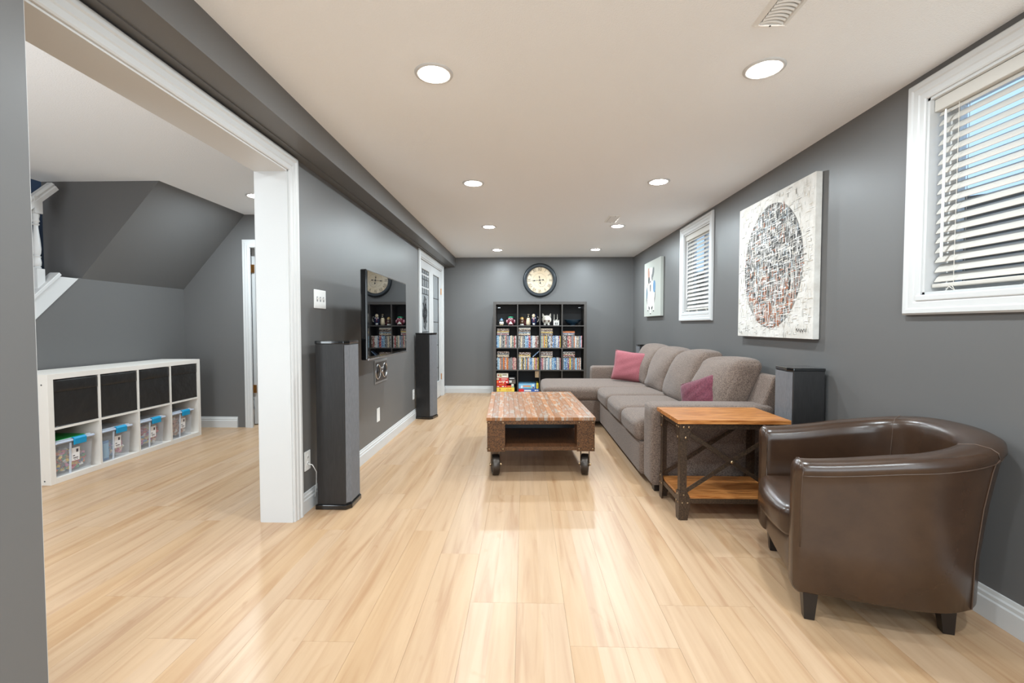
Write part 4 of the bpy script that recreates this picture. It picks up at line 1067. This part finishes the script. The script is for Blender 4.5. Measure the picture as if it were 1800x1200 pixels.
# figurines in the top row
def fig(name, label, x, y=None):
    return thing(name, label, 'figurine', (x, BF+.12, floors[3]+.0005))
CER = lambda n_, c_: mat('ceramic_'+n_, c_, .25, coat=.3)
cw, cn, cbk, cbl, cpk, cgr, cgo = CER('white', (232, 228, 218)), CER('navy', (34, 44, 78)), CER('black', (26, 24, 24)), CER('blue', (84, 122, 150)), CER('pink', (196, 140, 150)), CER('green', (40, 140, 100)), CER('gold', (196, 156, 92))
crd = CER('maroon', (120, 44, 58)); cbr = CER('brown', (84, 54, 38)); ccr = CER('cream', (222, 204, 172))
t = fig('bird_figurine', 'small blue and white bird figurine in the top left cube', cellx(0)+.085)
MB().ball((0, 0, .035), (.042, .036, .035)).obj('body', cw, t, smooth=True)
MB().ball((0, -.004, .078), (.030, .030, .032)).ball((0, 0, .108), (.012, .012, .014)).obj('head', cbl, t, smooth=True)
for s in (-1, 1):
    MB().ball((s*.038, 0, .052), (.014, .02, .028)).obj('wing', cbk, t, smooth=True); MB().ball((s*.012, -.032, .082), .006, 8, 6).obj('eye', cw, t, smooth=True)
    MB().ball((s*.018, -.024, .006), (.012, .014, .006), 8, 5).obj('foot', cgo, t, smooth=True)
MB().lathe([(.008, 0), (.001, -.016)], (0, -.03, .07), 8, axis='y').obj('beak', cgo, t)
t = fig('owl_figurine', 'pink and maroon owl figurine with a green cap in the top left cube', cellx(0)+.235)
MB().lathe([(.038, 0), (.052, .01), (.062, .05), (.058, .085), (.045, .11), (.03, .125)], (0, 0, 0), 20).obj('body', crd, t, smooth=True)
MB().prism([(-.034, .022), (.034, .022), (0, .068)], 'y', -.064, -.050).obj('bib', cw, t)
MB().box(-.04, .04, -.035, .035, 0, .012).obj('base', cpk, t, bevel=.004)
for s in (-1, 1):
    MB().ball((s*.058, 0, .062), (.020, .028, .032)).obj('wing', cpk, t, smooth=True)
    MB().lathe([(.019, 0), (.019, -.008), (.010, -.011)], (s*.022, -.046, .098), 14, axis='y').obj('eye_disc', cpk, t, smooth=True)
    MB().ball((s*.022, -.058, .098), .008, 8, 6).obj('eye', cbk, t, smooth=True)
MB().lathe([(.046, .120), (.050, .126), (.040, .140), (.012, .146)], (0, 0, 0), 18).obj('cap', cgr, t, smooth=True)
t = fig('dog_figurine', 'brown and gold seated dog figurine, leftmost in the second top cube', cellx(1)+.058)
MB().lathe([(.03, .02), (.045, .04), (.042, .075), (.026, .10)], (0, 0, 0), 16).obj('body', cbr, t, smooth=True)
MB().ball((.002, -.006, .108), (.03, .03, .03)).obj('head', cgo, t, smooth=True)
MB().ball((.004, -.034, .10), (.014, .016, .012), 10, 6).obj('muzzle', ccr, t, smooth=True)
MB().ball((.004, -.026, .055), (.02, .018, .028), 10, 6).obj('chest', ccr, t, smooth=True)
for s in (-1, 1): MB().ball((s*.03, 0, .105), (.010, .014, .026), 8, 6).obj('ear', cbr, t, smooth=True)
MB().lathe([(.034, 0), (.036, .012), (.030, .022)], (0, -.004, 0), 16).obj('base', cw, t, smooth=True)
t = fig('seated_figurine', 'small dark maroon seated figurine behind the dog figurine in the second top cube', cellx(1)+.112); t.location.y += .06
MB().lathe([(.022, 0), (.026, .03), (.018, .075), (.010, .085)], (0, 0, 0), 14).obj('body', crd, t, smooth=True)
MB().ball((0, 0, .10), (.018, .018, .02)).obj('head', cbr, t, smooth=True)
for s in (-1, 1): MB().tube([(s*.02, 0, .07), (s*.03, -.015, .045), (s*.012, -.028, .035)], .006, 6).obj('arm', crd, t, smooth=True)
t = fig('penguin_figurine', 'tall cream penguin figurine with a black head in the second top cube', cellx(1)+.165)
MB().lathe([(.028, 0), (.036, .02), (.038, .06), (.030, .10), (.022, .125)], (0, 0, 0), 18).obj('body', ccr, t, smooth=True)
MB().ball((0, 0, .148), (.024, .024, .026)).obj('head', cbk, t, smooth=True)
MB().ball((0, -.004, .175), (.018, .016, .010)).obj('crown', ccr, t, smooth=True)
MB().ball((0, -.022, .148), (.014, .008, .008), 8, 6).obj('face', cw, t, smooth=True)
for s in (-1, 1): MB().ball((s*.035, 0, .075), (.008, .018, .038), 10, 7).obj('wing', cbr, t, smooth=True)
t = fig('face_jug', 'navy and white face jug with a handle in the second top cube', cellx(1)+.262)
MB().lathe([(.032, 0), (.030, .01), (.045, .05), (.048, .10), (.040, .15), (.036, .185), (.030, .185), (.030, .15)], (0, 0, 0), 20, cap=False).obj('jug_body', cn, t, smooth=True)
MB().ball((-.010, -.034, .155), (.028, .016, .032)).obj('painted_brow', ccr, t, smooth=True)
MB().ball((-.010, -.044, .10), (.012, .012, .02), 10, 7).obj('nose', cpk, t, smooth=True)
for s in (-1, 1): MB().ball((s*.022-.008, -.040, .118), (.012, .008, .009), 8, 6).obj('eye', cw, t, smooth=True)
MB().ball((-.008, -.042, .066), (.022, .008, .007), 8, 6).obj('mouth', crd, t, smooth=True)
MB().ball((-.006, -.030, .022), (.022, .012, .020), 8, 6).obj('collar', cw, t, smooth=True)
MB().tube([(.044, 0, .14), (.066, 0, .135), (.072, 0, .10), (.062, 0, .065), (.042, 0, .055)], .007, 8).obj('handle', cw, t, smooth=True)
t = fig('piggy_bank', 'round white patterned pig bank with upright ears in the third top cube', cellx(2)+.105)
MB().ball((0, 0, .092), (.078, .070, .076), 22, 14).obj('body', mat('patterned_ceramic', (232, 226, 212), .25, noise=(22, (1, 1, 1), .60, .66), col2=(120, 104, 92)), t, smooth=True)
for s in (-1, 1):
    MB().add([(s*.028, -.02, .150), (s*.072, -.01, .140), (s*.066, -.02, .198), (s*.045, .006, .148)], [(0, 1, 2), (1, 3, 2), (3, 0, 2), (0, 3, 1)]).obj('ear', cw, t)
    MB().lathe([(.017, 0), (.020, .02), (.016, .03)], (s*.03, -.02, 0), 12).obj('leg', cw, t, smooth=True)
    MB().lathe([(.016, 0), (.015, .03)], (s*.03, .03, 0), 12).obj('leg', cw, t, smooth=True)
    MB().lathe([(.017, -.060), (.012, -.066), (.004, -.067)], (s*.032, 0, .072), 14, axis='y').obj('painted_ring', cbr, t)
    MB().ball((s*.030, -.054, .122), .007, 8, 6).obj('eye', cbk, t, smooth=True)
MB().lathe([(.022, -.062), (.022, -.080), (.018, -.084)], (0, 0, .096), 16, axis='y').obj('snout', cw, t, smooth=True)
t = fig('castle_ornament', 'small white castle ornament with two thin spires in the third top cube', cellx(2)+.262)
m = MB().box(-.040, .040, -.02, .02, 0, .075).box(-.046, -.030, -.025, -.009, 0, .085).box(.030, .046, -.025, -.009, 0, .085); m.obj('walls', cw, t, bevel=.001)
for x, h in ((-.034, .185), (.018, .185)): MB().lathe([(.008, .06), (.006, .12), (.0045, h-.02), (.001, h)], (x, 0, 0), 10).obj('spire', cw, t, smooth=True)
for x in (-.012, .014): MB().prism([(x-.007, .01), (x+.007, .01), (x+.007, .04), (x, .052), (x-.007, .04)], 'y', -.0215, -.0195).obj('window_arch', cbk, t)
MB().ball((0, 0, .08), (.015, .015, .016), 10, 7).obj('dome', cw, t, smooth=True)
t = thing('bowl', 'wide dark blue bowl alone in the top right cube', 'bowl', (cellx(3)+.175, BF+.15, floors[3]+.0005))
MB().lathe([(.045, 0), (.042, .008), (.050, .012), (.100, .045), (.142, .088), (.146, .092), (.140, .090), (.094, .052), (.040, .020), (.001, .018)], (0, 0, 0), 40, cap=False).obj('bowl_body', mat('dark_blue_glaze', (30, 58, 78), .15, coat=.5), t, smooth=True)

# board games in the bottom row
def gamebox(label, x0, w_, z0, h_, col, tcol=None, txt=None, marks=None, d_=.26, rz=0):
    t = thing('board_game', label, 'board game', (x0+w_/2, BF+.02+d_/2, z0), rz)
    MB().box(-w_/2, w_/2, -d_/2, d_/2, 0, h_*.45).obj('box_base', mat('card_%d_%d_%d' % tuple(int(c_*.8) for c_ in col), tuple(int(c_*.8) for c_ in col), .5), t)
    MB().box(-w_/2-.0015, w_/2+.0015, -d_/2-.0015, d_/2+.0015, h_*.12, h_).obj('box_lid', mat('card_%d_%d_%d' % col, col, .45), t)
    yy = -d_/2-.0022
    if txt:
        vs, fs = text_mesh(txt, h_*.72); MB().add([(v.x+w_*.2, yy, v.y+h_*.56) for v in vs], fs).obj('title_print', mat('ink_%d_%d_%d' % tcol, tcol, .5), t, fix=False)
    for i_, (u0, u1, v0, v1, c_) in enumerate(marks or []):
        MB().box(-w_/2+w_*u0, -w_/2+w_*u1, yy, yy+.0006, h_*v0, h_*v1).obj('printed_mark', mat('ink_%d_%d_%d' % c_, c_, .5), t)
    return t
z = floors[0]+.0005; x0 = cellx(0)+.010; WHT = (236, 232, 226)
gamebox('yellow board game box with red lettering at the bottom of the leftmost stack', x0, .285, z, .075, (238, 206, 84), (214, 84, 40), 'clue', [(.14, .18, .35, .8, (190, 110, 60)), (.19, .22, .35, .8, (190, 110, 60))])
z += .0756
gamebox('flat red board game box with white lettering, second from the bottom of the stack', x0, .235, z, .034, (204, 36, 34), None, None, [(.02, .16, .25, .6, WHT), (.36, .50, .25, .7, WHT), (.58, .64, .3, .6, WHT), (.74, .95, .3, .55, (228, 170, 60))])
gamebox('small white and green game box beside the flat red one', x0+.239, .036, z, .058, (222, 222, 206), None, None, [(.1, .9, .12, .4, (130, 180, 90))])
z += .0346
gamebox('scuffed red game box with an orange patch in the middle of the stack', x0, .155, z, .022, (198, 44, 30), None, None, [(.25, .75, .35, .95, (236, 120, 40))])
z += .0226
gamebox('bright red game box with white cartoon lettering in the stack', x0, .190, z, .064, (208, 38, 36), None, None, [(.0, .14, .2, .8, (236, 110, 50)), (.2, .30, .35, .7, WHT), (.34, .42, .3, .8, (236, 190, 150)), (.44, .74, .62, .84, WHT), (.5, .64, .2, .5, (230, 200, 170)), (.8, .94, .3, .7, WHT)])
z += .0646
gamebox('red game box with a slanting white title near the top of the stack', x0, .188, z, .034, (206, 60, 52), None, None, [(.0, .2, .1, .8, (206, 206, 170)), (.4, .9, .35, .6, WHT)])
z += .0346
gamebox('white game box printed with small pictures, topmost of the leftmost stack', x0+.004, .180, z, .072, (222, 214, 198), None, None, [(.06, .18, .4, .8, (190, 90, 80)), (.2, .42, .3, .85, (196, 190, 140)), (.5, .88, .55, .8, (150, 150, 130)), (.5, .85, .2, .4, (236, 234, 230)), (.3, .38, .2, .5, (190, 90, 80))])
zb_ = floors[0]+.0005
gamebox('black box with white lettering standing at the right of the first bottom cube', x0+.196, .105, z-.030, .042, (30, 30, 32), None, None, [(.1, .8, .3, .65, (200, 200, 200)), (.8, .9, .2, .4, (150, 150, 150))], d_=.22).location.z = floors[0]+.205
gamebox('grey picture box below the small black one in the first bottom cube', x0+.196, .108, z-.1, .070, (84, 78, 74), None, None, [(.05, .45, .3, .8, (210, 210, 206)), (.5, .95, .2, .6, (110, 100, 90))], d_=.22).location.z = floors[0]+.134
z = floors[0]+.0005; x0 = cellx(1)+.008
gamebox('red and blue board game box at the bottom of the second cube', x0, .325, z, .055, (48, 96, 176), None, None, [(0, .26, .0, 1, (216, 48, 46)), (.28, .62, .3, .72, WHT), (.8, .9, .4, .7, WHT), (.92, .98, .4, .7, WHT)])
gamebox('light blue board game box with an orange title on a red and blue one', x0, .262, z+.0556, .082, (128, 186, 222), None, None, [(.28, .75, .38, .66, (222, 150, 104)), (.14, .24, .15, .65, (230, 238, 244)), (.82, .96, .6, .85, (238, 240, 240)), (.86, .96, .1, .36, (120, 60, 110)), (.6, .8, .1, .3, (120, 196, 170))])
gamebox('slim dark blue game box upright beside the light blue one', x0+.266, .018, z+.0556, .090, (40, 80, 140))
gamebox('slim yellow game box upright in the second bottom cube', x0+.288, .030, z+.0556, .088, (236, 214, 60), None, None, [(.35, .65, .2, .8, (120, 100, 40))])
t = thing('small_picture', 'small tan card fixed high in the second bottom cube', 'card', (cellx(1)+cellw-.035, BF+.02, tops[0]-.110))
MB().box(-.032, .032, 0, .004, 0, .108).obj('card', mat('tan_card', (170, 146, 116), .7, noise=(40, (1, 1, 1), .4, .6), col2=(142, 120, 92)), t)

# ---------------- white cube shelf with bins and toy boxes ----------------
KX, KY0, KY1, KH, KD = -3.40, 3.14, 4.665, .80, .405
t = thing('cube_shelf', 'long low white eight-cube shelf against the playroom wall', 'shelf', (KX, KY0, 0))
L = KY1-KY0; fb_ = .040; dv = .017
cl = (L-2*fb_-3*dv)/4; zmid = .40
MB().box(-KD, 0, 0, fb_, 0, KH-fb_).obj('end_board', FOIL, t, bevel=.001)
MB().box(-KD, 0, L-fb_, L, 0, KH-fb_).obj('end_board', FOIL, t, bevel=.001)
MB().box(-KD, 0, 0, L, KH-fb_, KH).obj('top_board', FOIL, t, bevel=.001)
MB().box(-KD, 0, fb_, L-fb_, 0, fb_).obj('bottom_board', FOIL, t, bevel=.001)
MB().box(-KD, -.001, fb_, L-fb_, zmid-.008, zmid+.009).obj('middle_shelf', FOIL, t)
for k in range(1, 4):
    y = fb_+k*(cl+dv)-dv
    MB().box(-KD, -.001, y, y+dv, fb_, zmid-.008).obj('divider', FOIL, t); MB().box(-KD, -.001, y, y+dv, zmid+.009, KH-fb_).obj('divider', FOIL, t)
for z in (.03, KH-.075): MB().lathe([(.006, -.0015), (.005, .001)], (-.045, 0, z), 10, axis='y').obj('screw', mat('screw_hole', (90, 90, 90), .5), t)
BINM = mat('black_bonded_leather_bin', (40, 38, 37), .33, bump=(9, .5, .02))
CN2 = ['nearest', 'second nearest', 'second farthest', 'farthest']
def cy(k): return KY0+fb_+k*(cl+dv)
for k in range(4):
    b = thing('storage_bin', 'black folding storage bin in the %s upper cube of the white shelf' % CN2[k], 'storage bin', (KX-.006, cy(k)+cl/2, zmid+.0095), 0, 'black bins in the white shelf')
    w_ = cl/2-.005; h_ = KH-fb_-zmid-.016
    m = MB()
    panel_ = [(-.36, -w_), (0, -w_), (0, w_), (-.36, w_)]
    m.box(-.36, 0, -w_, w_, 0, .006); m.box(-.008, 0, -w_, w_, .006, h_-.0); m.box(-.36, -.352, -w_, w_, .006, h_); m.box(-.352, -.008, -w_, -w_+.008, .006, h_); m.box(-.352, -.008, w_-.008, w_, .006, h_)
    m.obj('bin_body', BINM, b, bevel=.003)
    MB().soft(0.001, 0, h_-.045, .003, w_-.001, .042, .003, (.005, 0, 0), 6).obj('front_flap', BINM, b, smooth=True)
# clear toy boxes
rnd = random.Random(3)
BRI = [(196, 52, 44), (232, 190, 60), (58, 110, 170), (70, 140, 84), (226, 120, 50), (230, 226, 216), (120, 84, 60), (70, 70, 74), (214, 120, 150)]
PASTEL = [(206, 130, 160), (180, 150, 200), (120, 160, 190), (230, 210, 150), (222, 190, 170), (236, 232, 226), (190, 90, 110)]
SKIN = [(216, 166, 126), (228, 190, 160), (196, 140, 104), (236, 226, 214), (170, 120, 90)]
desc = ['clear toy box with a green sheet on its lid, nearest in the lower row', 'clear toy box holding a blue toy and pink toys, second from the near end', 'clear toy box with pale and red toys, third from the near end', 'clear toy box of flesh-coloured toys in the farthest lower cube']
for k in range(4):
    b = thing('toy_box', desc[k], 'plastic box', (KX-.012, cy(k)+.012, fb_+.0005), 0, 'clear latch boxes in the white shelf')
    w1, w0, h_, dp = .268, .245, .262, .34
    if k == 0: w1, w0 = .285, .262
    o_ = (w1-w0)/2
    def tp(z): f = z/h_; return o_*(1-f), w1-o_*(1-f), -dp+.015*(1-f), -.012*(1-f)
    m = MB()
    th_ = .003
    for inner in (0, 1):
        a0 = tp(.0); a1 = tp(h_-.02); q = th_*inner; zb0 = .0+q
        vs = []
        for (A_, z) in ((a0, zb0), (a1, h_-.02)):
            vs += [(A_[2]+q, A_[0]+q, z), (A_[3]-q, A_[0]+q, z), (A_[3]-q, A_[1]-q, z), (A_[2]+q, A_[1]-q, z)]
        m.add(vs, [(0, 3, 2, 1), (0, 1, 5, 4), (1, 2, 6, 5), (2, 3, 7, 6), (3, 0, 4, 7)])
    m.obj('tub', TUB, b, fix=False)
    # ribs in the front of the tub
    MB().prism([(-.012, .0), (-.006, .0), (.004, h_-.03), (-.002, h_-.03)], 'y', w1*.36, w1*.36+.012).obj('front_rib', TUBLID, b)
    MB().box(-dp-.004, .012, -.006, w1+.006, h_-.022, h_-.004).box(-dp+.01, -.006, .01, w1-.01, h_-.004, h_+.004).obj('lid', TUBLID, b, bevel=.003)
    MB().box(-dp-.004, .014, -.007, w1+.007, h_-.016, h_-.010).obj('lid_rim', mat('bluish_clear_rim', (196, 208, 230), .3), b, bevel=.002)
    MB().prism([(.012, h_-.052), (.022, h_-.050), (.024, h_-.006), (.010, h_+.006), (-.004, h_+.006), (-.004, h_+.001), (.010, h_)], 'y', w1*.42, w1*.42+.095).obj('latch', mat('turquoise_latch', (0, 148, 196), .4), b, bevel=.002)
    lb = MB().prism([(-.0085, .085), (-.0078, .085), (.0004, .205), (-.0003, .205)], 'y', w1*.40, w1*.40+.062); lb = MB()
    def fx(z): return tp(z)[3]+.0012
    za, zb_ = (.085, .185); ya, yb = w1*.42, w1*.42+.062
    lb.add([(fx(za), ya, za), (fx(za), yb, za), (fx(zb_), yb, zb_), (fx(zb_), ya, zb_)], [(0, 1, 2, 3)])
    lo_ = lb.obj('paper_label', mat('paper_label', (240, 236, 234), .7), b)
    pr = MB()
    for (u0, u1, v0, v1) in ((.2, .8, .18, .24), (.3, .5, .08, .12), (.6, .75, .08, .12), (.55, .8, .62, .86), (.15, .4, .35, .42)):
        z0_, z1_ = za+(zb_-za)*v0, za+(zb_-za)*v1
        pr.add([(fx(z0_)+.0006, ya+(yb-ya)*u0, z0_), (fx(z0_)+.0006, ya+(yb-ya)*u1, z0_), (fx(z1_)+.0006, ya+(yb-ya)*u1, z1_), (fx(z1_)+.0006, ya+(yb-ya)*u0, z1_)], [(0, 1, 2, 3)])
    pr.obj('label_print', mat('label_ink', (70, 60, 66), .6), lo_)['kind'] = 'stuff'
    # the toys inside: nobody could count them
    pal = [BRI, PASTEL, PASTEL+BRI[:2], SKIN][k]; mats_ = [mat('toy_%d_%d_%d' % c_, c_, .45) for c_ in pal]
    ty = MB(); ty.M = Matrix.Translation((KX-.012, cy(k)+.012, fb_+.0045))
    fill = (.16, .12, .17, .19)[k]
    for q in range(300 if k == 0 else 150):
        s_ = rnd.uniform(.010, .021) if k == 0 else rnd.uniform(.014, .028)
        z = rnd.uniform(s_*1.8, fill); A_ = tp(z); lim = s_*1.8+.004
        front = rnd.random() < .75
        x = rnd.uniform(A_[3]-.07, A_[3]-lim) if front else rnd.uniform(A_[2]+lim, A_[3]-lim)
        y = rnd.uniform(A_[0]+lim, A_[1]-lim)
        M0 = ty.M; ty.M = M0 @ Matrix.Translation((x, y, z)) @ Matrix.Rotation(rnd.uniform(0, 3), 4, Vector((rnd.random(), rnd.random(), rnd.random()+.1)))
        ty.cur = rnd.randrange(len(pal))
        if rnd.random() < .7: ty.box(-s_, s_, -s_*.7, s_*.7, -s_*.5, s_*.5)
        else: ty.lathe([(s_*.7, -s_*.6), (s_*.7, s_*.6)], (0, 0, 0), 10)
        ty.M = M0
    o = ty.obj('toys', mats_, None, fix=False)
    tag(o, ['heap of small multicoloured building blocks inside the nearest clear box', 'pastel toys inside the second clear box', 'mixed pale toys inside the third clear box', 'flesh-toned dolls and toys inside the farthest clear box'][k], 'toys', kind='stuff')
    if k == 0:
        g = MB().box(-.30, .0, .01, .235, 0, .0025)
        m = g.obj('base_plate', mat('green_building_plate', (20, 140, 60), .4), None); m.location = (KX-.02, cy(k)+.016, fb_+h_+.0055)
        m.rotation_euler = (0, math.radians(0), 0)
        tag(m, 'flat green building plate lying on the nearest clear box', 'building plate')
    if k == 1:
        bb = thing('toy_case', 'blue toy case standing inside the second clear box', 'toy', (KX-.05, cy(1)+.06, fb_+.006))
        MB().box(-.02, .02, -.03, .03, 0, .16).obj('case_shell', mat('toy_blue', (60, 120, 170), .4), bb, bevel=.005)
        MB().box(.0195, .022, -.022, .022, .02, .14).obj('case_panel', mat('toy_pale_blue', (130, 180, 210), .4), bb)

# ---------------- exercise room glimpse ----------------
t = thing('exercise_bike', 'black exercise bike with a grey seat glimpsed through the playroom door', 'exercise bike', (-4.30, 7.55, .008), math.radians(176))
MB().soft(0, 0, .83, .13, .09, .035, .03, n=8).obj('seat', mat('grey_vinyl', (150, 152, 156), .4), t, smooth=True)
MB().tube([(0, 0, .80), (.02, 0, .45), (.05, 0, .12)], .022, 10).obj('seat_post', BLACKP, t, smooth=True)
MB().tube([(.05, 0, .3), (.35, 0, .42), (.5, 0, .9)], .025, 10).obj('main_tube', BLACKP, t, smooth=True)
MB().lathe([(.05, -.02), (.20, -.025), (.24, -.02), (.24, .02), (.20, .025), (.05, .02)], (.45, 0, .30), 28, axis='y').obj('flywheel', WHEELM, t, smooth='auto')
MB().tube([(.5, -.2, .98), (.52, -.12, .95), (.5, 0, .92), (.52, .12, .95), (.5, .2, .98)], .015, 8).obj('handlebar', BLACKP, t, smooth=True)
for x in (-.15, .6): MB().tube([(x, -.22, .025), (x, .22, .025)], .025, 10).obj('foot_bar', BLACKP, t, smooth=True)
MB().tube([(-.15, 0, .03), (.05, 0, .12), (.3, 0, .1), (.6, 0, .03)], .02, 8).obj('base_tube', BLACKP, t, smooth=True)
for s in (-1, 1): MB().tube([(.22, s*.05, .30), (.22, s*.09, .30+s*.12), (.22, s*.15, .30+s*.12)], .01, 6).obj('pedal_crank', CHROME, t, smooth=True)
def sneaker(x, y, rz, label):
    t = thing('sneaker', label, 'shoe', (x, y, .008), rz, 'sneakers on the exercise room carpet')
    def cf(o, p):
        x_, y_, z_ = o; f = (x_+.14)/.28
        return (x_, y_*(1-.25*abs(f-.35)), z_ if z_ < 0 else z_*(1.35-1.0*f))
    MB().soft(0, 0, .012, .145, .048, .012, .012, n=6).obj('sole', cw, t, smooth=True)
    MB().soft(0, 0, .052, .138, .043, .036, .03, (0, 0, .01), 8, cf).obj('upper', mat('shoe_mesh', (206, 208, 212), .7), t, smooth=True)
    for k in range(4): MB().tube([(.0+k*.02, -.025, .092-k*.007), (.01+k*.02, 0, .101-k*.007), (.0+k*.02, .025, .092-k*.007)], .003, 5).obj('lace', BLACKP, t)
sneaker(-3.86, 6.40, math.radians(-60), 'white and grey sneaker on the dark carpet, nearer of the two')
sneaker(-3.99, 6.71, math.radians(-110), 'white and grey sneaker lying farther back on the carpet')
t = thing('gym_bag', 'black and white gym bag slumped beyond the playroom door', 'bag', (-4.14, 7.02, .008))
MB().soft(0, 0, .13, .12, .2, .13, .08, (.02, .01, .03), 12, lambda o, p: (o.x+.01*math.sin(20*o.z), o.y, o.z)).obj('bag_body', mat('black_nylon', (30, 30, 32), .6), t, smooth=True)
MB().tube([(0, -.13, .24), (.0, -.08, .32), (.01, .08, .32), (0, .13, .24)], .012, 8).obj('bag_handle', mat('white_webbing', (200, 200, 200), .7), t, smooth=True)
MB().box(.10, .125, -.08, .08, .08, .17).obj('bag_pocket', mat('shoe_mesh', (206, 208, 212), .7), t, bevel=.008)
